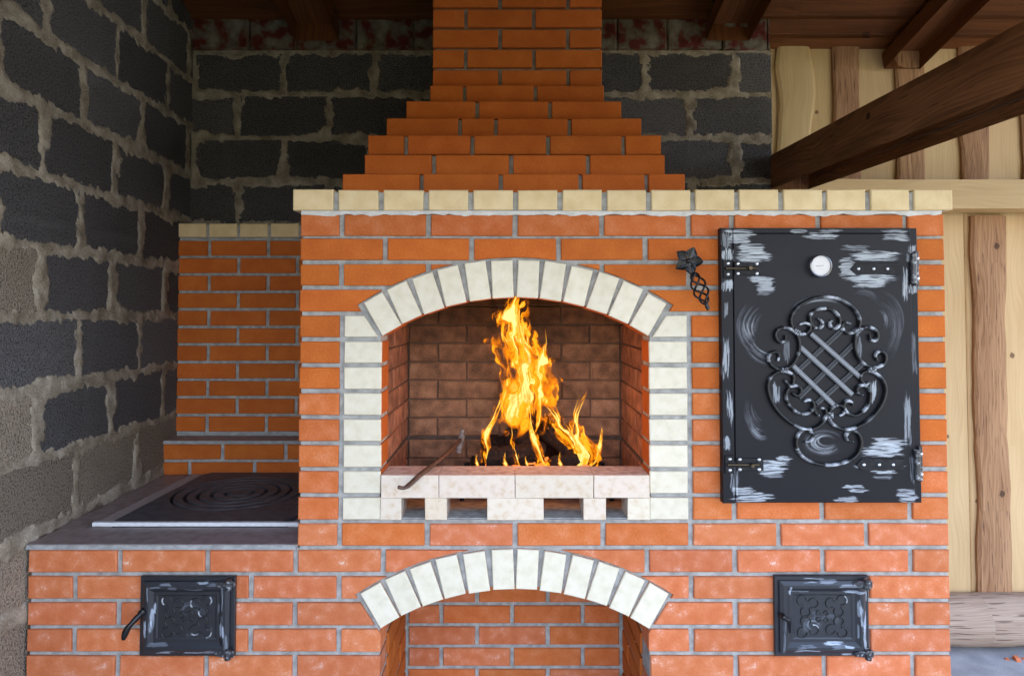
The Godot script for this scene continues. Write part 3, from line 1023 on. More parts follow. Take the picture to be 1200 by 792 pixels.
func door_paint() -> ImageTexture:
	var W := 705
	var H := 969
	var im := Image.create(W, H, false, Image.FORMAT_RGB8)
	im.fill(lin(0.0075, 0.008, 0.011))
	var wc := lin(0.52, 0.56, 0.59)
	var k := 3.0
	# x, y, w, h, vertical, strength
	for s in [
		[2, 1, 44, 8, 0, 0.95], [6, 9, 34, 10, 0, 0.9], [14, 19, 42, 12, 0, 0.95], [12, 29, 54, 11, 0, 0.95], [20, 38, 30, 4, 0, 0.7],
		[1, 22, 14, 20, 1, 0.95], [1, 60, 14, 16, 1, 0.95], [0, 2, 12, 24, 1, 0.6], [4, 82, 4, 28, 1, 0.7], [2, 124, 8, 60, 1, 0.8], [5, 186, 7, 50, 1, 0.8], [1, 244, 8, 20, 1, 0.8],
		[30, 57, 38, 8, 0, 0.9], [38, 64, 28, 12, 0, 0.85], [40, 75, 20, 5, 0, 0.5],
		[82, 2, 24, 5, 0, 0.8], [96, 5, 48, 8, 0, 0.95], [116, 1, 34, 4, 0, 0.7], [188, 1, 38, 14, 0, 0.75], [206, 10, 22, 6, 0, 0.6],
		[140, 20, 40, 7, 0, 0.6], [150, 27, 66, 12, 0, 0.95], [137, 36, 26, 24, 0, 0.9], [142, 55, 72, 10, 0, 0.95], [150, 63, 50, 7, 0, 0.85], [216, 40, 6, 56, 1, 0.9], [220, 28, 8, 14, 1, 0.7],
		[223, 18, 11, 14, 1, 0.9], [222, 66, 12, 14, 1, 0.9],
		[168, 246, 54, 8, 0, 0.85], [160, 253, 62, 9, 0, 0.95], [156, 260, 60, 8, 0, 0.9], [152, 277, 66, 7, 0, 0.95], [170, 284, 38, 6, 0, 0.9], [174, 290, 26, 4, 0, 0.7], [138, 301, 30, 4, 0, 0.95], [142, 306, 32, 4, 0, 0.85],
		[128, 315, 34, 10, 0, 0.75], [202, 306, 30, 17, 0, 0.85], [214, 190, 9, 72, 1, 0.7], [224, 120, 8, 60, 1, 0.45], [220, 260, 12, 40, 1, 0.5],
		[60, 268, 22, 8, 0, 0.9], [22, 273, 58, 9, 0, 0.95], [36, 281, 42, 9, 0, 0.9], [44, 288, 30, 6, 0, 0.7], [6, 304, 34, 8, 0, 0.85], [4, 311, 58, 12, 0, 0.9], [9, 272, 10, 46, 1, 0.6],
		[73, 128, 7, 34, 1, 0.5], [160, 126, 7, 34, 1, 0.55], [59, 180, 9, 28, 1, 0.75], [174, 176, 9, 32, 1, 0.9]]:
		brush(im, Rect2(s[0] * k, s[1] * k, s[2] * k, s[3] * k), s[4] == 1, s[5], wc)
	# x, y, rx, ry, from, to, width, strength
	for s in [
		[62, 118, 44, 40, 2.3, 4.2, 26, 0.55], [44, 112, 26, 36, 1.6, 3.4, 18, 0.6], [60, 118, 40, 46, 1.5, 2.7, 16, 0.7], [180, 110, 36, 38, -1.4, 0.9, 26, 0.42], [186, 116, 26, 44, -0.8, 1.2, 18, 0.42], [168, 92, 22, 20, -2.4, 0.2, 10, 0.4],
		[50, 210, 26, 36, 1.5, 3.6, 20, 0.42], [48, 220, 20, 30, 1.2, 2.9, 12, 0.6], [118, 102, 38, 20, 3.3, 5.6, 8, 0.9], [120, 100, 34, 16, 3.4, 5.8, 7, 0.9],
		[120, 252, 25, 15, 0.0, 6.3, 15, 0.55], [118, 254, 24, 13, 0.3, 3.0, 8, 0.8], [122, 250, 18, 11, 0.0, 6.3, 10, 0.5]]:
		swirl(im, Vector2(s[0], s[1]) * k, s[2] * k, s[3] * k, s[4], s[5], s[6] * k, s[7], wc)
	im.resize(W / 2, H / 2, Image.INTERPOLATE_BILINEAR)
	im.resize(W, H, Image.INTERPOLATE_CUBIC)
	return ImageTexture.create_from_image(im)

func build_iron_door(F: Node3D) -> void:
	var D := base("oven_door", Vector3(0.89, 1.004, 0), F)
	var paint := mat(0.45, 0.32)
	paint.albedo_texture = door_paint()
	var R := Rect2(0.605, 1.004, 0.573, 0.791)
	# frame behind and leaf in front
	var fr := MB.new()
	fr.rect = R
	fr.prism(rectp(0.605, 1.004, 1.178, 1.795), 0.002, 0.022, 0.0015)
	obj("door_frame", fr, paint, D)
	var lf := MB.new()
	lf.rect = R
	lf.prism(rectp(0.6415, 1.0075, 1.155, 1.7775), 0.0225, 0.030, 0.0012)
	obj("door_leaf", lf, paint, D)
	var ed := MB.new()
	ed.rect = R
	ed.prism(rectp(0.605, 1.004, 0.6395, 1.795), 0.0225, 0.0285, 0.0012)
	ed.prism(rectp(0.6415, 1.7795, 1.155, 1.795), 0.0225, 0.0285, 0.0012)
	obj("frame_strip", ed, paint, D)
	# scroll ornament
	var z := 0.0365
	var dark := MB.new()
	scroll([[805, 285], [760, 273], [736, 295], [745, 338], [785, 362], [835, 352], [872, 310], [880, 245], [850, 180], [790, 120], [700, 76], [600, 62], [500, 76], [410, 115], [345, 180], [315, 250], [330, 325], [370, 366], [430, 366], [470, 330], [468, 292], [430, 278], [388, 290]], 0, dark, z)
	scroll([[532, 240], [568, 262], [572, 300], [540, 322], [495, 305], [472, 262], [474, 215], [500, 182], [545, 164], [600, 158], [655, 170], [698, 205], [716, 255], [708, 300], [675, 324], [642, 308], [634, 275], [660, 255]], 0, dark, z)
	scroll([[270, 378], [264, 420], [232, 437], [198, 416], [187, 375], [205, 335], [250, 317], [308, 326], [350, 362], [376, 415], [382, 480], [368, 545], [336, 605], [288, 646], [234, 660], [180, 648], [140, 612], [126, 568], [148, 528], [190, 517], [214, 545], [204, 592]], 0, dark, z)
	scroll([[958, 370], [968, 412], [998, 426], [1024, 398], [1018, 352], [988, 322], [940, 312], [895, 325], [858, 362], [838, 425], [840, 500], [868, 570], [920, 622], [980, 646], [1038, 636], [1080, 602], [1088, 555], [1066, 520], [1030, 514], [1006, 545], [1020, 592]], 0, dark, z)
	scroll([[255, 45], [290, 84], [322, 70], [330, 20], [306, -15], [250, -32], [185, -15], [135, 35], [120, 110], [145, 210], [200, 300], [285, 380], [390, 440], [470, 448], [545, 410], [588, 350], [592, 300], [575, 275], [545, 274]], 706, dark, z)
	scroll([[258, 40], [300, 92], [350, 88], [386, 112], [386, 150], [355, 172], [318, 148]], 706, dark, z)
	scroll([[330, 95], [290, 112], [268, 160], [275, 215], [305, 265], [355, 306], [412, 322], [462, 305], [492, 265], [484, 222], [450, 205], [418, 220]], 706, dark, z)
	scroll([[490, 265], [505, 310], [536, 335]], 706, dark, z)
	scroll([[955, 58], [920, 84], [886, 50], [878, 10], [905, -22], [965, -30], [1030, 5], [1072, 65], [1084, 135], [1062, 220], [1010, 300], [930, 380], [850, 425], [770, 448], [700, 438], [640, 395], [618, 345], [630, 290], [665, 254], [715, 253], [746, 285], [735, 318], [703, 336]], 706, dark, z)
	scroll([[896, 166], [860, 154], [848, 118], [875, 88], [915, 88], [946, 120], [956, 170], [942, 240], [900, 295], [845, 330], [790, 326], [752, 292], [738, 250], [762, 214], [802, 222], [812, 255]], 706, dark, z)
	scroll([[415, 550], [462, 542], [486, 505], [466, 466], [420, 450], [370, 480], [346, 545], [356, 612], [400, 672], [475, 716], [560, 736], [640, 738], [730, 720], [805, 685], [855, 632], [876, 565], [862, 500], [822, 460], [776, 466], [752, 500], [766, 536], [812, 548]], 706, dark, z)
	obj("scrollwork", dark, M.scroll, D)
	for c in [[355, 350, -0.6], [862, 338, 0.7], [255, 668, 0.0], [975, 664, 0.0], [622, 1036, 1.57]]:
		var mb := MB.new()
		var q := dp(c[0], c[1])
		mb.xf = Transform3D(Basis(Vector3.BACK, c[2]), Vector3(q.x, q.y, 0))
		for i in 3:
			mb.prism(rectp(-0.0085 + 0.006 * i, -0.0075, -0.0035 + 0.006 * i, 0.0075), 0.03, 0.047, 0.0015)
		obj("collar", mb, M.brushed_iron, D)
	for b in [[478, 368, 872, 722, 1], [388, 478, 808, 868, 1], [328, 632, 655, 952, 1], [738, 338, 352, 690, 0], [828, 458, 378, 893, 0], [902, 618, 520, 943, 0]]:
		var mb := MB.new()
		var p := dp(b[0], b[1])
		var q := dp(b[2], b[3])
		var side := (q - p).normalized().orthogonal()
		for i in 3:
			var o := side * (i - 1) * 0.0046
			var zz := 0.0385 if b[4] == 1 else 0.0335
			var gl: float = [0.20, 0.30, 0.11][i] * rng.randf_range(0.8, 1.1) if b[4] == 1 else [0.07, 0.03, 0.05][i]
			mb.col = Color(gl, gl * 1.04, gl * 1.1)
			mb.tube(PackedVector3Array([Vector3(p.x + o.x, p.y + o.y, zz), Vector3((p.x + q.x) / 2 + o.x, (p.y + q.y) / 2 + o.y, zz), Vector3(q.x + o.x, q.y + o.y, zz)]), [0.0026], 6)
		obj("lattice_bar", mb, M.scroll, D)
	# thermometer
	var th := MB.new()
	th.lathe(Vector3(0.8865, 1.684, 0.030), Vector3.BACK, [Vector2(0.0, 0.0), Vector2(0.0315, 0.0), Vector2(0.0325, 0.012), Vector2(0.0315, 0.0185), Vector2(0.029, 0.0205), Vector2(0.0275, 0.0185), Vector2(0.0275, 0.015), Vector2(0.0, 0.015)], 32)
	obj("thermometer", th, M.steel, D)
	var di := MB.new()
	di.rect = Rect2(0.8865 - 0.028, 1.684 - 0.028, 0.056, 0.056)
	var cp := PackedVector2Array()
	for k in 28:
		cp.append(Vector2(0.8865, 1.684) + Vector2(cos(TAU * k / 28), sin(TAU * k / 28)) * 0.0272)
	di.prism(cp, 0.0452, 0.0465)
	obj("thermometer_dial", di, M.dial, D)
	# latches on the free side, straps and knuckles on the hinge side
	for y in [1.678, 1.117]:
		var la := MB.new()
		la.prism(rectp(0.6105, y - 0.0275, 0.636, y + 0.024), 0.029, 0.034, 0.001)
		la.prism(rectp(0.6425, y - 0.019, 0.720, y + 0.0165), 0.0305, 0.0345, 0.001)
		obj("latch", la, M.iron, D)
		var bo := MB.new()
		bo.tube(PackedVector3Array([Vector3(0.615, y - 0.001, 0.039), Vector3(0.66, y - 0.001, 0.039), Vector3(0.706, y - 0.001, 0.039)]), [0.0042], 8)
		bo.tube(PackedVector3Array([Vector3(0.6825, y - 0.001, 0.039), Vector3(0.6825, y - 0.001, 0.055)]), [0.0055], 8)
		obj("latch_bolt", bo, M.brass, D)
		var rv := MB.new()
		for q in [[0.6235, 0.0135], [0.6235, -0.0175], [0.652, 0.0125], [0.652, -0.0155], [0.707, 0.0125], [0.707, -0.0155]]:
			rv.lathe(Vector3(q[0], y + q[1], 0.0342), Vector3.BACK, [Vector2(0.0055, 0.0), Vector2(0.0048, 0.002), Vector2(0.0026, 0.0034), Vector2(0, 0.0038)], 10)
		obj("rivet", rv, M.steel, D, "stuff")
		var st := MB.new()
		var tip := 0.978 if y > 1.4 else 0.985
		st.prism(PackedVector2Array([Vector2(tip, y - 0.003), Vector2(tip + 0.016, y - 0.018), Vector2(1.122, y - 0.018), Vector2(1.122, y + 0.015), Vector2(tip + 0.016, y + 0.015)]), 0.0305, 0.0345, 0.001)
		obj("hinge_strap", st, M.iron, D)
		var kn := MB.new()
		kn.tube(PackedVector3Array([Vector3(1.1585, y - 0.045, 0.036), Vector3(1.1585, y, 0.036), Vector3(1.1585, y + 0.042, 0.036)]), [0.0085], 12)
		kn.prism(rectp(1.1675, y - 0.05, 1.177, y + 0.05), 0.023, 0.032, 0.001)
		obj("hinge_knuckle", kn, M.iron_hi, D)
		var r2 := MB.new()
		for q in [[tip + 0.022, -0.002], [tip + 0.066, -0.002], [tip + 0.106, -0.002], [1.1725, 0.028], [1.1725, -0.03]]:
			r2.lathe(Vector3(q[0], y + q[1], 0.0342 if q[0] < 1.15 else 0.032), Vector3.BACK, [Vector2(0.0052, 0.0), Vector2(0.0046, 0.002), Vector2(0.0024, 0.0034), Vector2(0, 0.0038)], 10)
		obj("rivet", r2, M.steel, D, "stuff")

func cast_door(F: Node3D, x0: float, y0: float, x1: float, y1: float, handle_side: int, sd: int) -> void:
	var D := base("ash_door" if handle_side < 0 else "cleaning_door", Vector3((x0 + x1) / 2, y0, 0), F)
	rng.seed = sd
	var W := 330
	var H := 280
	var im := Image.create(W, H, false, Image.FORMAT_RGB8)
	im.fill(lin(0.014, 0.0145, 0.019))
	var wc := lin(0.44, 0.50, 0.58)
	for i in 26:
		var v := rng.randf() < 0.45
		var w := rng.randf_range(5, 14)
		var l := rng.randf_range(40, 120)
		var band := rng.randf_range(0.02, 0.17) if rng.randf() < 0.5 else rng.randf_range(0.80, 0.95)
		var along := rng.randf_range(0.05, 0.7)
		if v:
			brush(im, Rect2(W * band, H * along, w, l), true, rng.randf_range(0.35, 0.9), wc)
		else:
			brush(im, Rect2(W * along, H * band, l, w), false, rng.randf_range(0.35, 0.9), wc)
	for i in 4:
		swirl(im, Vector2(W * rng.randf_range(0.35, 0.7), H * rng.randf_range(0.35, 0.75)), 34, 26, rng.randf() * 6.0, 7.0, 20, 0.45, wc)
	var pm := mat(0.38, 0.55)
	pm.albedo_texture = ImageTexture.create_from_image(im)
	var R := Rect2(x0, y0, x1 - x0, y1 - y0)
	var fr := MB.new()
	fr.rect = R
	# stepped frame
	fr.prism(rectp(x0, y0, x1, y1), 0.001, 0.012, 0.002)
	obj("door_frame", fr, pm, D)
	var lf := MB.new()
	lf.rect = R
	var a := [[0.012, 0.0125], [0.012, 0.020], [0.022, 0.026], [0.030, 0.026], [0.042, 0.017], [0.050, 0.017], [0.054, 0.0145]]
	for i in a.size() - 1:
		var e: float = a[i][0]
		var g: float = a[i + 1][0]
		var p := [Vector3(x0 + e, y0 + e, a[i][1]), Vector3(x1 - e, y0 + e, a[i][1]), Vector3(x1 - e, y1 - e, a[i][1]), Vector3(x0 + e, y1 - e, a[i][1])]
		var q := [Vector3(x0 + g, y0 + g, a[i + 1][1]), Vector3(x1 - g, y0 + g, a[i + 1][1]), Vector3(x1 - g, y1 - g, a[i + 1][1]), Vector3(x0 + g, y1 - g, a[i + 1][1])]
		for k in 4:
			lf.quad(p[k], p[(k + 1) % 4], q[(k + 1) % 4], q[k])
	var e2: float = a[-1][0]
	lf.quad(Vector3(x0 + e2, y0 + e2, 0.0145), Vector3(x1 - e2, y0 + e2, 0.0145), Vector3(x1 - e2, y1 - e2, 0.0145), Vector3(x0 + e2, y1 - e2, 0.0145))
	obj("door_leaf", lf, pm, D)
	# four trefoil scrolls in relief
	var cx := (x0 + x1) / 2
	var cy := (y0 + y1) / 2
	for sx in [-1, 1]:
		for sy in [-1, 1]:
			var orn := MB.new()
			var qc := Vector2(cx + sx * 0.043, cy + sy * 0.032)
			for l in 3:
				var la := deg_to_rad(120.0 * l + 45.0)
				var lc := qc + Vector2(sx * cos(la), sy * sin(la)) * 0.0185
				var pts := []
				for k in 13:
					var t := k / 12.0
					var ang := la + lerpf(-2.5, 2.3, t)
					var r := 0.0150 * lerpf(1.0, 0.72, absf(t - 0.4))
					pts.append(lc + Vector2(sx * cos(ang), sy * sin(ang)) * r)
				var cols := PackedColorArray()
				var lit := rng.randf() < 0.4
				var from := rng.randi_range(0, 16)
				for k in 25:
					var gl := rng.randf_range(0.15, 0.40) if lit and k >= from and k < from + 8 else 0.02
					cols.append(Color(gl, gl * 1.05, gl * 1.12))
				orn.tube(flat3(spline(pts, 2), 0.0155), [Vector2(0.0021, 0.003)], 6, Vector3.BACK, 1.0, cols)
			orn.col = Color(0.02, 0.02, 0.023)
			orn.tube(flat3(spline([Vector2(cx + sx * 0.004, cy + sy * 0.010), Vector2(cx + sx * 0.013, cy + sy * 0.016), Vector2(cx + sx * 0.017, cy + sy * 0.006), Vector2(cx + sx * 0.009, cy + sy * 0.003)], 4), 0.0155), [Vector2(0.0021, 0.003)], 6, Vector3.BACK)
			obj("scroll_relief", orn, M.scroll, D)
	# hinges on the right edge
	for y in [y0 + 0.012, y1 - 0.018]:
		var hg := MB.new()
		hg.tube(PackedVector3Array([Vector3(x1 - 0.012, y - 0.014, 0.028), Vector3(x1 - 0.012, y, 0.028), Vector3(x1 - 0.012, y + 0.014, 0.028)]), [0.009], 10)
		hg.prism(PackedVector2Array([Vector2(x1 - 0.05, y - 0.005), Vector2(x1 - 0.012, y - 0.011), Vector2(x1 + 0.004, y - 0.009), Vector2(x1 + 0.004, y + 0.008), Vector2(x1 - 0.012, y + 0.010), Vector2(x1 - 0.05, y + 0.005)]), 0.02, 0.029, 0.002)
		obj("hinge", hg, M.iron_hi, D)
	var ha := MB.new()
	if handle_side < 0:
		var hp := spline([Vector2(x0 + 0.016, cy + 0.018), Vector2(x0 + 0.002, cy + 0.002), Vector2(x0 - 0.012, cy - 0.018), Vector2(x0 - 0.020, cy - 0.044)], 4)
		var p3 := PackedVector3Array()
		for i in hp.size():
			p3.append(Vector3(hp[i].x, hp[i].y, 0.030 + 0.028 * sin(PI * 0.6 * i / hp.size())))
		ha.tube(p3, [0.005, 0.006, 0.0075, 0.0085, 0.008, 0.007, 0.0075, 0.0085, 0.009, 0.0095, 0.0085, 0.007, 0.005], 10)
		ha.lathe(Vector3(x0 + 0.016, cy + 0.018, 0.022), Vector3.BACK, [Vector2(0.011, 0), Vector2(0.010, 0.012), Vector2(0.0, 0.016)], 12)
	else:
		ha.lathe(Vector3(x0 + 0.017, cy + 0.006, 0.012), Vector3.BACK, [Vector2(0.0085, 0), Vector2(0.0085, 0.022), Vector2(0.005, 0.028), Vector2(0.0, 0.030)], 12)
		ha.tube(PackedVector3Array([Vector3(x0 + 0.017, cy + 0.006, 0.030), Vector3(x0 + 0.026, cy + 0.0, 0.036), Vector3(x0 + 0.034, cy - 0.003, 0.034), Vector3(x0 + 0.036, cy - 0.02, 0.030), Vector3(x0 + 0.037, cy - 0.04, 0.028)]), [0.0055, 0.006, 0.0055, 0.0045, 0.003], 8)
	obj("door_handle", ha, M.gloss, D)

func build_damper(F: Node3D) -> void:
	var D := base("damper_handle", Vector3(0.51, 1.55, 0.03), F)
	var o := Vector3(0.503, 1.697, 0.055)
	var rod := MB.new()
	rod.tube(PackedVector3Array([Vector3(0.507, 1.69, -0.02), Vector3(0.506, 1.693, 0.02), o]), [0.006], 8)
	obj("damper_rod", rod, M.iron, D)
	for k in 5:
		var a := deg_to_rad(72.0 * k + 68.0)
		var d := Vector3(cos(a), sin(a), 0.0)
		var s := Vector3(-sin(a), cos(a), 0.0)
		var mb := MB.new()
		# cupped pointed petal
		var rows := []
		for i in 6:
			var t := i / 5.0
			var w := 0.0165 * sin(PI * pow(t, 0.75) * 0.98 + 0.06)
			var row := []
			for j in 5:
				var q := (j - 2) / 2.0
				row.append(o + d * (0.006 + 0.037 * t) + s * (w * q) + Vector3(0, 0, 0.004 + 0.006 * sin(PI * t) - 0.006 * (1.0 - q * q) * sin(PI * t) + 0.002 * t))
			rows.append(row)
		for i in 5:
			for j in 4:
				mb.quad(rows[i][j], rows[i + 1][j], rows[i + 1][j + 1], rows[i][j + 1])
				var bk := Vector3(0, 0, -0.003)
				mb.quad(rows[i][j] + bk, rows[i][j + 1] + bk, rows[i + 1][j + 1] + bk, rows[i + 1][j] + bk)
		obj("petal", mb, M.gloss, D)
	var bt := MB.new()
	bt.lathe(o + Vector3(0, 0, 0.002), Vector3.BACK, [Vector2(0.0075, 0), Vector2(0.007, 0.006), Vector2(0.004, 0.009), Vector2(0, 0.010)], 12)
	obj("flower_boss", bt, M.gloss, D)
	# stem, then a basket of four twisted bars
	var p0 := o + Vector3(0.004, -0.006, -0.002)
	var p1 := Vector3(0.5165, 1.6635, 0.060)
	var p2 := Vector3(0.5505, 1.5735, 0.066)
	var st := MB.new()
	st.tube(PackedVector3Array([p0, p0.lerp(p1, 0.5) + Vector3(0.003, 0, 0.004), p1]), [0.004, 0.0045, 0.004], 8)
	obj("stem", st, M.gloss, D)
	var ax := (p2 - p1).normalized()
	var u := ax.cross(Vector3.BACK).normalized()
	var w := ax.cross(u).normalized()
	for k in 4:
		var pts := PackedVector3Array()
		for i in 19:
			var t := i / 18.0
			var r := 0.0195 * pow(sin(PI * t), 0.7) + 0.002
			var a := TAU * (k / 4.0 + t * 0.85)
			pts.append(p1.lerp(p2, t) + (u * cos(a) + w * sin(a)) * r)
		var mb := MB.new()
		mb.tube(pts, [0.0031], 7)
		obj("basket_bar", mb, M.gloss, D)
	var tp := MB.new()
	tp.tube(PackedVector3Array([p2, p2 + ax * 0.010, p2 + ax * 0.018]), [0.0055, 0.0062, 0.004], 8)
	obj("tip", tp, M.gloss, D)

# ---------------------------------------------------------------- block walls
# wall in its own axes: x along, y up, z out; xf places it
func block_wall(W: Node3D, xf: Transform3D, x0: float, x1: float, y0: float, y1: float, lines: Array, phase: Array, pitch: float, step: float, sd: int, tones: Dictionary, rag: float, pale_below := -1.0) -> void:
	rng.seed = sd
	var rects := []
	for i in lines.size() - 1:
		var ya: float = lines[i] + 0.006
		var yb: float = lines[i + 1] - 0.006
		var j: float = phase[i % 2]
		while j > x0: j -= pitch
		while j < x1:
			var a := maxf(j + 0.006, x0)
			var b := minf(j + pitch - 0.006, x1)
			if b - a > 0.03:
				rects.append([a, ya, b, yb])
				var mb := MB.new()
				mb.xf = xf
				var t := rng.randf_range(0.22, 0.36)
				var mid := Vector2((a + b) / 2, (ya + yb) / 2)
				for key in tones:
					if key.distance_to(mid) < 0.12:
						t = tones[key]
				if mid.y < pale_below:
					t = rng.randf_range(0.50, 0.80)
				mb.col = Color(t, t * 0.98, t * 0.99) if t < 0.4 else Color(t, t * 0.85, t * 0.66)
				var zo := rj(0.002)
				mb.prism(jit(rectp(a, ya, b, yb), 0.002), -0.10, zo, 0.004)
				obj("block", mb, M.block, W)
			j += pitch
	# the smeared mortar: a rough sheet that swells over the joints and sinks behind the blocks
	var f := FastNoiseLite.new()
	f.seed = sd
	f.frequency = 9.0
	f.fractal_octaves = 4
	var g := FastNoiseLite.new()
	g.seed = sd + 5
	g.frequency = 3.0
	g.fractal_octaves = 2
	var nx := int((x1 - x0) / step)
	var ny := int((y1 - y0) / step)
	var pos := PackedVector3Array()
	pos.resize((nx + 1) * (ny + 1))
	for iy in ny + 1:
		var y := y0 + (y1 - y0) * iy / ny
		# which course
		var ci := -1
		for i in lines.size() - 1:
			if y >= lines[i] and y < lines[i + 1]: ci = i
		for ix in nx + 1:
			var x := x0 + (x1 - x0) * ix / nx
			var d := -0.02
			if ci >= 0:
				var fx := fposmod(x - phase[ci % 2], pitch)
				d = minf(minf(fx, pitch - fx) * 0.85, minf(y - lines[ci], lines[ci + 1] - y))
			var big := g.get_noise_2d(x, y)
			var edge := rag + 0.016 * f.get_noise_2d(x, y) + 0.022 * maxf(0.0, big) + 0.011 * f.get_noise_2d(x * 3.3, y * 2.1 + 8.0) + 0.010 * f.get_noise_2d(x * 9.0, y * 9.0)
			var h := (edge - d) * 0.9
			h = clampf(h, -0.014, 0.004 + 0.004 * big) + 0.0045 * f.get_noise_2d(x * 1.7 + 50.0, y * 1.2) + 0.002 * f.get_noise_2d(x * 6.0 + 50.0, y * 6.0) - 0.001
			pos[iy * (nx + 1) + ix] = Vector3(x, y, h)
	var nor := PackedVector3Array()
	nor.resize(pos.size())
	for iy in ny + 1:
		for ix in nx + 1:
			var l := pos[iy * (nx + 1) + maxi(ix - 1, 0)]
			var r := pos[iy * (nx + 1) + mini(ix + 1, nx)]
			var dn := pos[maxi(iy - 1, 0) * (nx + 1) + ix]
			var u := pos[mini(iy + 1, ny) * (nx + 1) + ix]
			nor[iy * (nx + 1) + ix] = (xf.basis * (r - l).cross(u - dn)).normalized()
	var idx := PackedInt32Array()
	for iy in ny:
		for ix in nx:
			var a := iy * (nx + 1) + ix
			var b := a + nx + 1
			idx.append_array(PackedInt32Array([a, b, a + 1, a + 1, b, b + 1]))
	for i in pos.size():
		pos[i] = xf * pos[i] - gpos[W]
	var arr := []
	arr.resize(Mesh.ARRAY_MAX)
	arr[Mesh.ARRAY_VERTEX] = pos
	arr[Mesh.ARRAY_NORMAL] = nor
	arr[Mesh.ARRAY_INDEX] = idx
	var am := ArrayMesh.new()
	am.add_surface_from_arrays(Mesh.PRIMITIVE_TRIANGLES, arr)
	am.surface_set_material(0, M.wall_mortar)
	var o := MeshInstance3D.new()
	o.mesh = am
	o.name = nm("wall_mortar", W)
	W.add_child(o, true)

func build_walls() -> void:
	# side wall: x along points away from the viewer
	var ang := deg_to_rad(2.3)
	var L := base("block_wall", Vector3(-1.5, 0, 0.3))
	tag(L, "rough dark block wall with smeared mortar beside the stove, its lowest blocks paler", "wall")
	var dirx := Vector3(-sin(ang), 0, -cos(ang))
	var xf := Transform3D(Basis(dirx, Vector3.UP, dirx.cross(Vector3.UP)), Vector3(-1.409, 0, 0))
	var lines := []
	for i in 16:
		lines.append(0.049 + 0.2125 * i)
	# lines[5] = 1.1115, [6] = 1.324, [7] = 1.5365, [8] = 1.749
	var pale := {Vector2(-0.16, 1.642): 0.72, Vector2(-0.15, 1.2175): 0.8, Vector2(-0.55, 1.2175): 0.5, Vector2(-0.55, 1.642): 0.4}
	block_wall(L, xf, -1.9, 1.08, 0.0, 3.22, lines, [0.235 - 0.0, 0.04], 0.395, 0.0095, 41, pale, 0.019, 1.1)
	# solid body behind it
	var mb := MB.new()
	mb.xf = xf
	mb.box(Vector3(-1.9, 0, -0.2), Vector3(1.08, 3.22, -0.101))
	obj("wall_core", mb, M.wall_mortar, L)
	var B := base("block_wall", Vector3(-0.1, 0, -1.1))
	tag(B, "dark block wall with greenish mortar behind the chimney, close under the roof", "wall")
	var bl := []
	for i in 14:
		bl.append(2.738 - 0.1985 * (13 - i))
	block_wall(B, Transform3D(Basis(), Vector3(0, 0, -1.07)), -1.50, 1.180, 0.9, 2.741, bl, [-1.037, -1.243], 0.41, 0.0095, 77, {}, 0.018)
	var cb := MB.new()
	cb.box(Vector3(-1.50, 0, -1.27), Vector3(1.180, 2.741, -1.171))
	cb.box(Vector3(-1.50, 2.7415, -1.27), Vector3(1.180, 3.1, -1.10))
	obj("wall_core", cb, M.wall_mortar, B)
	# top course smeared with mortar and red paint
	rng.seed = 9
	var x := -1.46
	while x < 1.17:
		var w := rng.randf_range(0.20, 0.27)
		var e := MB.new()
		var q := PackedVector2Array()
		var x2 := minf(x + w, 1.178)
		for k in 7:
			q.append(Vector2(lerpf(x, x2 - 0.004, k / 6.0), 2.745 + rj(0.006)))
		for k in 7:
			q.append(Vector2(lerpf(x2 - 0.004, x, k / 6.0), 2.90 + rj(0.006)))
		e.prism(q, -1.12, -1.068 + rj(0.006), 0.008)
		obj("top_course_brick", e, M.smear, B)
		x = x2

# ---------------------------------------------------------------- timber
# upright or lying plank with wandering edges; local x across, y along, z out
func plank(mb: MB, x0: float, x1: float, y0: float, y1: float, z0: float, z1: float, wander: float, crown: float, sd: int, seg := 0) -> void:
	var f := FastNoiseLite.new()
	f.seed = sd
	f.frequency = 1.6
	f.fractal_octaves = 3
	var n := seg if seg > 0 else maxi(2, int((y1 - y0) / 0.06)) if wander > 0.0 else 1
	var uo := Vector2(fposmod(sd * 0.37, 1.0), fposmod(sd * 0.61, 1.0))
	var prof := [[0.0, 0.0], [0.0, 0.55], [0.08, 0.88], [0.3, 1.0], [0.7, 1.0], [0.92, 0.88], [1.0, 0.55], [1.0, 0.0]] if crown > 0.0 else [[0.0, 0.0], [0.0, 0.85], [0.02, 1.0], [0.98, 1.0], [1.0, 0.85], [1.0, 0.0]]
	var rows := []
	for i in n + 1:
		var y := lerpf(y0, y1, float(i) / n)
		var a := x0 + wander * f.get_noise_2d(y * 1.0, 3.0)
		var b := x1 + wander * f.get_noise_2d(y * 1.0, 30.0)
		var row := []
		for p in prof:
			row.append(Vector3(lerpf(a, b, p[0]), y, z0 + (z1 - z0) * p[1]))
		rows.append(row)
	var m := prof.size()
	for i in n:
		for k in m - 1:
			var p := [rows[i][k], rows[i + 1][k], rows[i + 1][k + 1], rows[i][k + 1]]
			var t := []
			for q in p:
				t.append(Vector2(q.x - x0, -q.y) + uo + Vector2(0, 0 if k > 0 else 0.0) + Vector2((q.z - z0) if k == 0 or k == m - 2 else 0.0, 0))
			var nn: Vector3 = (p[3] - p[0]).cross(p[1] - p[0]).normalized()
			if nn.length() < 0.5: continue
			mb.quad_n([p[0], p[3], p[2], p[1]], [nn, nn, nn, nn], [t[0], t[3], t[2], t[1]])
	for e in [0, n]:
		for k in range(1, m - 1):
			if e == 0:
				mb.tri(rows[e][0], rows[e][k], rows[e][k + 1])
			else:
				mb.tri(rows[e][0], rows[e][k + 1], rows[e][k])

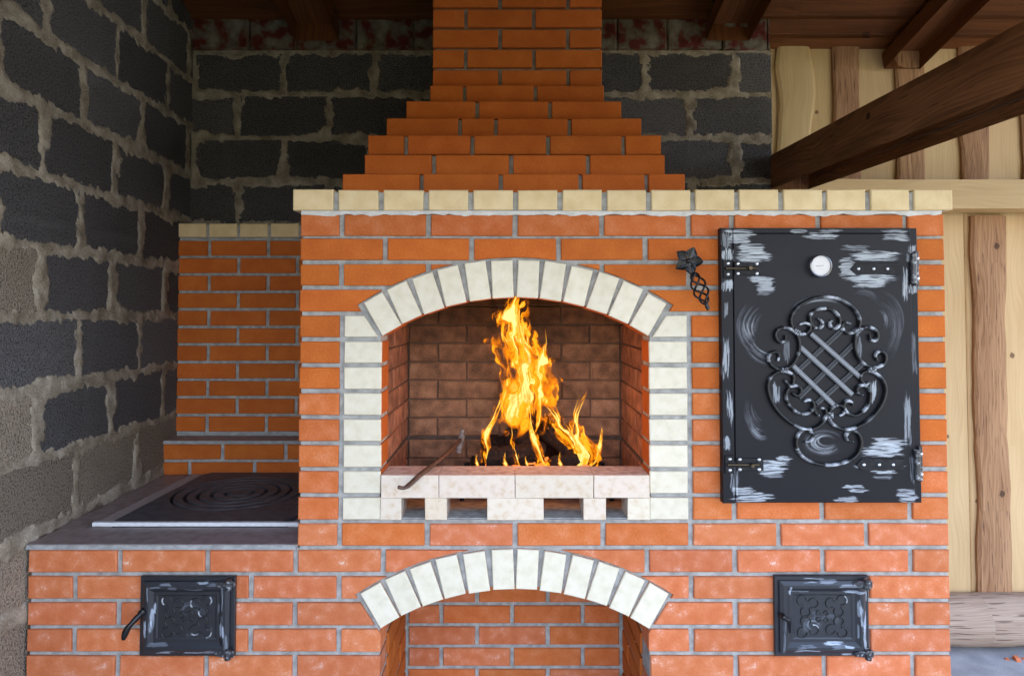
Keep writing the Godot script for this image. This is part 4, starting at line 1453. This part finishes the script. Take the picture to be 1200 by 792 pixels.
func wood_piece(called: String, xf: Transform3D, x0: float, x1: float, y0: float, y1: float, z0: float, z1: float, m: Material, parent: Node, wander := 0.0, crown := 0.0, tn := 1.0) -> MeshInstance3D:
	var mb := MB.new()
	mb.xf = xf
	mb.col = Color(tn, tn * rng.randf_range(0.95, 1.0), tn * rng.randf_range(0.92, 1.0))
	plank(mb, x0, x1, y0, y1, z0, z1, wander, crown, rng.randi() % 1000)
	return obj(called, mb, m, parent)

func build_timber() -> void:
	rng.seed = 5
	var T := base("timber_wall", Vector3(2.4, 0, -1.25))
	tag(T, "pale upright board wall with brown waney slabs nailed on, standing on a log", "wall")
	var I := Transform3D(Basis(), Vector3(0, 0, -1.29))
	# backing boards, edge to edge
	var bx := [1.13, 1.29, 1.58, 1.88, 2.19, 2.50, 2.80, 3.12, 3.45, 3.80]
	for i in bx.size() - 1:
		wood_piece("board", I, bx[i] + 0.0015, bx[i + 1] - 0.0015, 0.2, 3.05, -0.03, 0.0 + 0.001 * (i % 2), M.pale, T, 0.0, 0.0, rng.randf_range(0.84, 1.0))
	# slabs over the joints above the rail
	for q in [[1.285, 1.455, 0, 0.035], [1.555, 1.690, 1, 0.012], [1.862, 2.000, 1, 0.012], [2.170, 2.310, 1, 0.016], [2.47, 2.61, 1, 0.015], [2.78, 2.92, 1, 0.015], [3.09, 3.22, 1, 0.015]]:
		wood_piece("slab", I, q[0], q[1], 2.165, 3.05, 0.002, 0.024, M.bark if q[2] == 1 else M.pale, T, q[3], 1.0, rng.randf_range(0.80, 1.0) if q[2] == 1 else 0.86)
	# and below it
	for q in [[1.56, 1.70], [1.86, 2.01], [2.212, 2.372], [2.52, 2.66], [2.83, 2.98], [3.12, 3.27]]:
		wood_piece("slab", I, q[0], q[1], 0.22, 2.015, 0.002, 0.030, M.bark, T, 0.022, 1.0, rng.randf_range(0.9, 1.0))
	# rail
	var rx := Transform3D(Basis(Vector3.DOWN, Vector3.RIGHT, Vector3.BACK), Vector3(0, 0, -1.29))
	wood_piece("rail", rx, -2.168, -2.026, 1.29, 3.8, 0.031, 0.15, M.pale, T, 0.004, 0.0, 0.88)
	# bottom log
	var lg := MB.new()
	var pts := PackedVector3Array()
	var rad := []
	var f := FastNoiseLite.new()
	f.seed = 4
	f.frequency = 1.5
	for i in 40:
		var x := 1.0 + i * 0.072
		pts.append(Vector3(x, 0.118 + 0.006 * f.get_noise_1d(x), -1.235 + 0.006 * f.get_noise_1d(x + 30.0)))
		rad.append(0.116 + 0.010 * f.get_noise_1d(x * 2.0 + 9.0))
	lg.tube(pts, rad, 20, Vector3.ZERO, 1.0)
	obj("bottom_log", lg, M.logwood, T)
	# knots and nail heads
	# tie beam running out from the back wall over the oven
	var a := Vector3(1.253, 2.11, -1.06)
	var b := Vector3(1.253, 1.995, 2.9)
	var d := (b - a).normalized()
	var up := Vector3.UP - d * d.y
	var bas := Basis(up.normalized().cross(d) * -1.0, d, Vector3.ZERO)
	bas.z = bas.x.cross(bas.y)
	var bt := Transform3D(bas, a)
	var tb := wood_piece("tie_beam", bt, -0.086, 0.086, 0.0, a.distance_to(b), -0.005, 0.150, M.darkwood, self, 0.002, 0.0, 1.0)
	# the long drying crack along its underside
	var ck := MB.new()
	ck.xf = bt
	var cpts := PackedVector3Array()
	var cw := []
	for k in 40:
		var y := 0.35 + k * 0.05
		cpts.append(Vector3(0.035 + 0.012 * f.get_noise_1d(y * 1.4) + 0.004 * f.get_noise_1d(y * 9.0), y, -0.0052))
		cw.append(Vector2(0.0034 * sin(PI * (k + 0.5) / 40.0) + 0.0006, 0.0012))
	ck.tube(cpts, cw, 6, Vector3.BACK)
	obj("drying_crack", ck, M.soot, tb)
	tag(tb, "heavy dark brown timber beam slanting out over the iron door, cracked along its underside", "beam")

const EAVE := 3.2
const HEADER := 2.20

func build_roof() -> void:
	rng.seed = 12
	var R := base("patio_cover", Vector3(0.8, 2.88, -1.0))
	tag(R, "dark stained board roof on rafters over the fireplace", "roof")
	var ang := deg_to_rad(13.0)
	var o := Vector3(0, 2.862, -1.07)
	# boards run across; local x along slope (out), y along world x, z up
	var out := Vector3(0, sin(ang), cos(ang))
	var bas := Basis(out, Vector3.RIGHT, out.cross(Vector3.RIGHT))
	var xf := Transform3D(bas, o)
	var s := -0.24
	while s < 2.4:
		wood_piece("roof_board", xf, s, s + 0.137, -1.75, EAVE, 0.0, 0.022, M.roofwood, R, 0.0, 0.0, rng.randf_range(0.75, 1.0))
		s += 0.1385
	# boarded header under the outer edge of the roof
	var top := o + out * s
	var hy := HEADER
	while hy < top.y - 0.05:
		wood_piece("header_board", Transform3D(Basis(Vector3.DOWN, Vector3.RIGHT, Vector3.BACK), Vector3(0, 0, top.z - 0.12)), -minf(hy + 0.148, top.y - 0.03), -hy, -1.75, EAVE, 0.0, 0.025, M.roofwood, R)
		hy += 0.15
	var cov := MB.new()
	cov.xf = xf
	cov.box(Vector3(-0.3, -1.8, 0.025), Vector3(s + 0.01, EAVE + 0.05, 0.06))
	obj("roof_covering", cov, M.soot, R)
	# rafters under the boards
	var rb := Basis(out.cross(bas.z), out, bas.z)
	for x in [-1.64, -0.882, 0.975, 1.888, 2.9]:
		var rx := Transform3D(rb, o + Vector3(x, 0, 0))
		var hw := 0.098 if x < 1.2 else 0.087
		wood_piece("rafter", rx, -hw, hw, 0.004 if x < 1.2 else -0.22, 2.25, -0.088, -0.001, M.roofwood, R, 0.0, 0.0, rng.randf_range(0.8, 1.0))

# ---------------------------------------------------------------- fire
func charred_log(label: String, a: Vector3, b: Vector3, r: float, sd: int, sides := 7) -> void:
	var f := FastNoiseLite.new()
	f.seed = sd
	f.frequency = 6.0
	var pts := PackedVector3Array()
	var n := 14
	for i in n + 1:
		var t := float(i) / n
		pts.append(a.lerp(b, t) + Vector3(f.get_noise_1d(t), f.get_noise_1d(t + 5.0), f.get_noise_1d(t + 9.0)) * 0.006)
	var mb := MB.new()
	mb.tube(pts, [r], sides)
	# split, uneven faces
	for i in mb.v.size():
		var p := mb.v[i]
		mb.v[i] = p + Vector3(f.get_noise_3d(p.x * 6, p.y * 6, p.z * 6), f.get_noise_3d(p.y * 6, p.z * 6, p.x * 6), f.get_noise_3d(p.z * 6, p.x * 6, p.y * 6)) * r * 0.28
	# flat shading for split wood
	for i in range(0, mb.v.size(), 3):
		var nn := (mb.v[i + 2] - mb.v[i]).cross(mb.v[i + 1] - mb.v[i]).normalized()
		for k in 3:
			mb.n[i + k] = nn
	var o := obj("burning_log", mb, M.char)
	tag(o, label, "firewood", "logs in the fire")

# a rising sheet of flame: spine points with half widths, curved in plan, turned by yaw
func flame_sheet(parent: Node, spine: Array, yaw: float, bow: float, m: Material, flip := false) -> void:
	var sp := PackedVector2Array()
	var wd := []
	for s in spine:
		sp.append(Vector2(s[0], s[1]))
	var n := 26
	var pts := []
	for i in n + 1:
		var t := float(i) / n * (spine.size() - 1)
		var k := mini(int(t), spine.size() - 2)
		var q := t - k
		var a: Array = spine[maxi(k - 1, 0)]
		var b: Array = spine[k]
		var c: Array = spine[k + 1]
		var d: Array = spine[mini(k + 2, spine.size() - 1)]
		var r := []
		for j in 4:
			r.append(cubic_interpolate(b[j], c[j], a[j], d[j], q))
		pts.append(r)
	var mb := MB.new()
	var cols := 10
	var rows := []
	for i in n + 1:
		var row := []
		var r: Array = pts[i]
		for j in cols + 1:
			var u := float(j) / cols * 2.0 - 1.0
			var off := Vector3(u * r[3], 0, bow * r[3] * (1.0 - u * u)).rotated(Vector3.UP, yaw)
			row.append(Vector3(r[0], r[1], r[2]) + off * 1.18)
		rows.append(row)
	for i in n:
		for j in cols:
			var nn: Vector3 = (rows[i][j + 1] - rows[i][j]).cross(rows[i + 1][j] - rows[i][j]).normalized()
			var u0 := float(j) / cols
			var u1 := float(j + 1) / cols
			if flip:
				u0 = 1.0 - u0
				u1 = 1.0 - u1
			var v0 := 1.0 - float(i) / n
			var v1 := 1.0 - float(i + 1) / n
			mb.quad_n([rows[i][j], rows[i][j + 1], rows[i + 1][j + 1], rows[i + 1][j]], [nn, nn, nn, nn], [Vector2(u0, v0), Vector2(u1, v0), Vector2(u1, v1), Vector2(u0, v1)])
	obj("flame", mb, m, parent)

func build_fire() -> void:
	charred_log("charred split log lying across the back of the fire under the tallest flame", Vector3(-0.10, 1.075, -0.40), Vector3(0.20, 1.085, -0.43), 0.045, 3)
	charred_log("blackened thick log standing on end at the heart of the fire", Vector3(0.015, 1.10, -0.30), Vector3(0.055, 1.20, -0.36), 0.055, 14, 6)
	charred_log("charred log leaning to the fire's brick side wall with a pale ash edge", Vector3(0.235, 1.06, -0.25), Vector3(0.10, 1.165, -0.36), 0.036, 25)
	charred_log("short blackened log at the front of the fire behind the sill", Vector3(-0.075, 1.075, -0.24), Vector3(0.10, 1.09, -0.26), 0.034, 31)
	charred_log("burnt log end lying lowest, under the smaller flame that leans aside", Vector3(0.12, 1.06, -0.20), Vector3(0.27, 1.075, -0.28), 0.028, 47)
	# grate that carries the logs
	var G := base("fire_grate", Vector3(0.05, 0.95, -0.3))
	tag(G, "black iron fire grate under the burning logs, behind the pale sill", "grate")
	for k in 9:
		var mb := MB.new()
		var x := -0.14 + 0.055 * k
		mb.tube(PackedVector3Array([Vector3(x, 1.028, -0.16), Vector3(x, 1.022, -0.3), Vector3(x, 1.028, -0.48)]), [0.007], 6)
		obj("grate_bar", mb, M.iron, G)
	for zz in [-0.2, -0.45]:
		var mb := MB.new()
		mb.box(Vector3(-0.17, 1.004, zz - 0.008), Vector3(0.33, 1.015, zz + 0.008))
		obj("cross_bar", mb, M.iron, G)
		for x in [-0.16, 0.32]:
			var l := MB.new()
			l.tube(PackedVector3Array([Vector3(x, 0.9495, zz), Vector3(x, 1.004, zz)]), [0.008], 6)
			obj("leg", l, M.iron, G)
	var F := base("fire", Vector3(0.05, 1.03, -0.3))
	tag(F, "tall yellow and orange wood fire leaping in the brick firebox", "fire")
	rng.seed = 77
	# main column: [x, y, z, half width]
	flame_sheet(F, [[0.04, 1.16, -0.33, 0.12], [0.045, 1.27, -0.34, 0.125], [0.045, 1.38, -0.34, 0.10], [0.02, 1.50, -0.33, 0.085], [0.0, 1.63, -0.31, 0.08]], 0.0, 0.5, M.fire[0])
	flame_sheet(F, [[0.03, 1.14, -0.30, 0.11], [0.05, 1.26, -0.29, 0.10], [0.055, 1.36, -0.29, 0.075], [0.03, 1.47, -0.29, 0.07], [0.01, 1.60, -0.28, 0.06]], 0.35, 0.4, M.fire[1])
	flame_sheet(F, [[0.06, 1.15, -0.37, 0.10], [0.06, 1.25, -0.38, 0.10], [0.075, 1.36, -0.37, 0.08], [0.07, 1.45, -0.36, 0.07], [0.06, 1.53, -0.35, 0.05]], -0.5, 0.5, M.fire[3], true)
	flame_sheet(F, [[0.0, 1.20, -0.27, 0.08], [-0.005, 1.32, -0.27, 0.07], [-0.02, 1.42, -0.27, 0.06], [-0.03, 1.52, -0.27, 0.055], [-0.01, 1.62, -0.27, 0.05]], 0.7, 0.3, M.fire[2])
	flame_sheet(F, [[0.10, 1.17, -0.32, 0.06], [0.115, 1.28, -0.32, 0.06], [0.11, 1.36, -0.31, 0.055], [0.125, 1.43, -0.31, 0.04], [0.12, 1.50, -0.31, 0.02]], -0.9, 0.4, M.fire[1], true)
	flame_sheet(F, [[0.03, 1.20, -0.34, 0.10], [0.04, 1.30, -0.35, 0.10], [0.03, 1.40, -0.35, 0.08], [0.01, 1.50, -0.35, 0.07], [0.0, 1.60, -0.34, 0.05]], 1.5, 0.3, M.fire[0], true)
	# broad torn crown under the arch
	flame_sheet(F, [[0.015, 1.36, -0.30, 0.085], [-0.005, 1.43, -0.30, 0.085], [-0.02, 1.50, -0.295, 0.08], [-0.01, 1.57, -0.29, 0.08], [0.01, 1.64, -0.28, 0.085]], 0.15, 0.45, M.fire[4])
	flame_sheet(F, [[0.05, 1.34, -0.33, 0.075], [0.045, 1.41, -0.33, 0.08], [0.03, 1.48, -0.33, 0.085], [0.02, 1.55, -0.325, 0.085], [0.03, 1.63, -0.32, 0.08]], -0.3, 0.45, M.fire[5], true)
	flame_sheet(F, [[0.10, 1.24, -0.30, 0.07], [0.10, 1.30, -0.30, 0.07], [0.10, 1.36, -0.30, 0.065], [0.105, 1.41, -0.30, 0.05], [0.115, 1.46, -0.30, 0.04]], 0.1, 0.4, M.fire[4], true)
	# licks up the left of the logs
	flame_sheet(F, [[-0.07, 1.04, -0.25, 0.035], [-0.085, 1.10, -0.25, 0.035], [-0.09, 1.15, -0.26, 0.03], [-0.06, 1.21, -0.28, 0.03], [-0.035, 1.28, -0.30, 0.02]], 0.2, 0.4, M.fire[3])
	# flame between the logs, widening at the sill
	flame_sheet(F, [[0.10, 1.03, -0.20, 0.050], [0.10, 1.08, -0.20, 0.040], [0.075, 1.14, -0.21, 0.028], [0.06, 1.20, -0.24, 0.022], [0.06, 1.27, -0.27, 0.018]], 0.0, 0.4, M.fire[3], true)
	flame_sheet(F, [[0.02, 1.04, -0.19, 0.03], [0.01, 1.08, -0.19, 0.02], [0.0, 1.12, -0.20, 0.02], [0.0, 1.16, -0.22, 0.016], [-0.005, 1.21, -0.24, 0.01]], 0.3, 0.4, M.fire[1])
	# the flame leaning off at the side
	flame_sheet(F, [[0.235, 1.03, -0.24, 0.045], [0.245, 1.09, -0.25, 0.060], [0.215, 1.15, -0.27, 0.050], [0.225, 1.22, -0.29, 0.040], [0.265, 1.32, -0.31, 0.02]], -0.2, 0.5, M.fire[0])
	flame_sheet(F, [[0.20, 1.05, -0.27, 0.05], [0.215, 1.11, -0.27, 0.05], [0.19, 1.17, -0.28, 0.04], [0.195, 1.22, -0.30, 0.035], [0.225, 1.28, -0.31, 0.02]], 0.7, 0.4, M.fire[1], true)
	flame_sheet(F, [[0.24, 1.03, -0.22, 0.025], [0.265, 1.07, -0.23, 0.030], [0.28, 1.11, -0.24, 0.022], [0.29, 1.15, -0.25, 0.014], [0.295, 1.18, -0.25, 0.008]], 0.1, 0.4, M.fire[3])
	flame_sheet(F, [[0.135, 1.14, -0.34, 0.05], [0.15, 1.19, -0.34, 0.05], [0.145, 1.23, -0.34, 0.035], [0.13, 1.27, -0.34, 0.03], [0.12, 1.31, -0.34, 0.02]], -0.3, 0.4, M.fire[2])
	flame_sheet(F, [[0.235, 1.06, -0.26, 0.05], [0.215, 1.11, -0.28, 0.055], [0.175, 1.16, -0.30, 0.055], [0.135, 1.21, -0.32, 0.05], [0.10, 1.27, -0.33, 0.04]], 0.1, 0.4, M.fire[0], true)
	for q in [[-0.11, 0.015, 0.045], [-0.02, 0.02, 0.05], [0.045, 0.012, 0.04], [0.155, 0.02, 0.05]]:
		flame_sheet(F, [[q[0], 1.04, -0.18, q[1]], [q[0] + 0.004, 1.055, -0.18, q[1]], [q[0], 1.07, -0.185, q[1] * 0.8], [q[0] - 0.004, 1.085, -0.19, q[1] * 0.5], [q[0], 1.04 + q[2] * 1.4, -0.19, q[1] * 0.3]], rj(0.5), 0.4, M.fire[3])
	var em := MB.new()
	for i in 40:
		var c := Vector3(rng.randf_range(-0.09, 0.25), 1.035 + rng.randf() * 0.012, rng.randf_range(-0.42, -0.18))
		var s := rng.randf_range(0.008, 0.018)
		em.lathe(c, Vector3(rj(1), 1.5, rj(1)).normalized(), [Vector2(s, 0), Vector2(s * 0.8, s * 0.7), Vector2(0, s)], 6)
	obj("embers", em, M.ember, F, "stuff")
	var l := OmniLight3D.new()
	l.name = "fire_light"
	l.light_color = Color(1.0, 0.62, 0.30)
	l.light_energy = FIRE_LIGHT
	l.light_size = 0.09
	l.omni_range = 6.0
	l.omni_attenuation = 2.0
	l.shadow_enabled = true
	l.position = Vector3(0.05, 1.33, -0.21) - gpos[F]
	F.add_child(l)

const FIRE_LIGHT := 0.013

func build_poker() -> void:
	var K := base("fire_poker", Vector3(-0.25, 1.08, -0.15))
	tag(K, "rusty iron poker with a hooked end resting on the pale firebox sill", "poker")
	var p := [Vector3(-0.318, 1.062, 0.075), Vector3(-0.306, 1.058, 0.068), Vector3(-0.292, 1.062, 0.055), Vector3(-0.262, 1.083, 0.0), Vector3(-0.225, 1.095, -0.115), Vector3(-0.20, 1.102, -0.24), Vector3(-0.178, 1.108, -0.40)]
	var pts := PackedVector3Array()
	var rad := []
	for i in 31:
		var t := i / 30.0 * 6.0
		var k := mini(int(t), 5)
		pts.append(p[k].cubic_interpolate(p[k + 1], p[maxi(k - 1, 0)], p[mini(k + 2, 6)], t - k))
		rad.append(Vector2(0.0095, 0.006) if i > 8 and i < 18 else Vector2(0.007, 0.0055))
	var mb := MB.new()
	mb.tube(pts, rad, 8)
	obj("rod", mb, M.rust, K)
	var hd := MB.new()
	hd.tube(PackedVector3Array([Vector3(-0.186, 1.060, -0.40), Vector3(-0.182, 1.085, -0.405), Vector3(-0.176, 1.115, -0.41), Vector3(-0.172, 1.140, -0.412)]), [Vector2(0.012, 0.009), Vector2(0.023, 0.012), Vector2(0.024, 0.012), Vector2(0.012, 0.007)], 10)
	obj("ash_crusted_head", hd, M.ash, K)

# ---------------------------------------------------------------- ground
func build_ground() -> void:
	var g := MB.new()
	g.box(Vector3(-60, -0.3, -60), Vector3(60, -0.02, 60))
	obj("ground", g, M.ground, self, "structure")
	var p := MB.new()
	p.box(Vector3(-1.9, -0.0195, -1.9), Vector3(4.2, 0.0, 2.6))
	obj("patio_floor", p, M.concrete, self, "structure")
	# brick crumbs by the log
	rng.seed = 3
	var k := 0
	for q in [[2.255, -1.095, 0.018], [2.215, -1.10, 0.009], [2.29, -1.105, 0.007]]:
		var mb := MB.new()
		mb.col = Color(0.95, 0.85, 0.8)
		mb.xf = Transform3D(Basis(Vector3.UP, rng.randf() * 3.0), Vector3(q[0], 0.0, q[1]))
		var s: float = q[2]
		mb.prism(jit(PackedVector2Array([Vector2(-s, 0), Vector2(s, 0), Vector2(s * 0.5, s * 0.9), Vector2(-s * 0.5, s * 0.7)]), s * 0.08), -s * 0.6, s * 0.6, s * 0.2)
		tag(obj("brick_crumb", mb, M.hazy), ["largest pinkish brick crumb on the floor against the bottom log", "small brick crumb beside the largest one, on its fireplace side", "smallest brick crumb on the floor, farthest along the log"][k], "brick crumb", "brick crumbs by the log")
		k += 1

func _ready() -> void:
	rng.seed = 1
	# camera: level with the firebox, lens shifted down
	var cam := Camera3D.new()
	cam.name = "camera"
	cam.near = 0.05
	cam.far = 200.0
	cam.projection = Camera3D.PROJECTION_FRUSTUM
	cam.size = 0.05 * 792.0 / 800.0
	cam.frustum_offset = Vector2(0, -0.05 * 55.0 / 800.0)
	cam.position = Vector3(0, 1.55, 2.0)
	cam.rotation_degrees = Vector3(1.8, 0, 0)
	cam.current = true
	add_child(cam)
	var env := Environment.new()
	env.background_mode = Environment.BG_SKY
	var sky := Sky.new()
	var sm := ProceduralSkyMaterial.new()
	sm.sky_top_color = Color(0.56, 0.66, 0.82)
	sm.sky_horizon_color = Color(0.93, 0.94, 0.95)
	sm.sky_curve = 0.18
	sm.ground_horizon_color = Color(0.55, 0.56, 0.55)
	sm.ground_bottom_color = Color(0.35, 0.34, 0.32)
	sky.sky_material = sm
	env.sky = sky
	env.tonemap_mode = Environment.TONE_MAPPER_LINEAR
	env.tonemap_exposure = 7.3
	env.sdfgi_enabled = true
	env.ssao_enabled = true
	env.ssil_enabled = true
	var we := WorldEnvironment.new()
	we.environment = env
	add_child(we)
	var sun := DirectionalLight3D.new()
	sun.name = "sun"
	sun.light_energy = 1.0
	sun.light_color = Color(1.0, 0.95, 0.87)
	sun.light_angular_distance = 0.5
	sun.shadow_enabled = true
	sun.look_at_from_position(Vector3.ZERO, Vector3(-0.25, -1.5, 1.0))
	add_child(sun)
	make_materials()
	build_ground()
	build_walls()
	build_timber()
	build_roof()
	var F := build_fireplace()
	build_iron_door(F)
	cast_door(F, -1.070, 0.566, -0.797, 0.791, -1, 21)
	cast_door(F, 0.755, 0.566, 1.026, 0.793, 1, 34)
	build_damper(F)
	build_fire()
	build_poker()
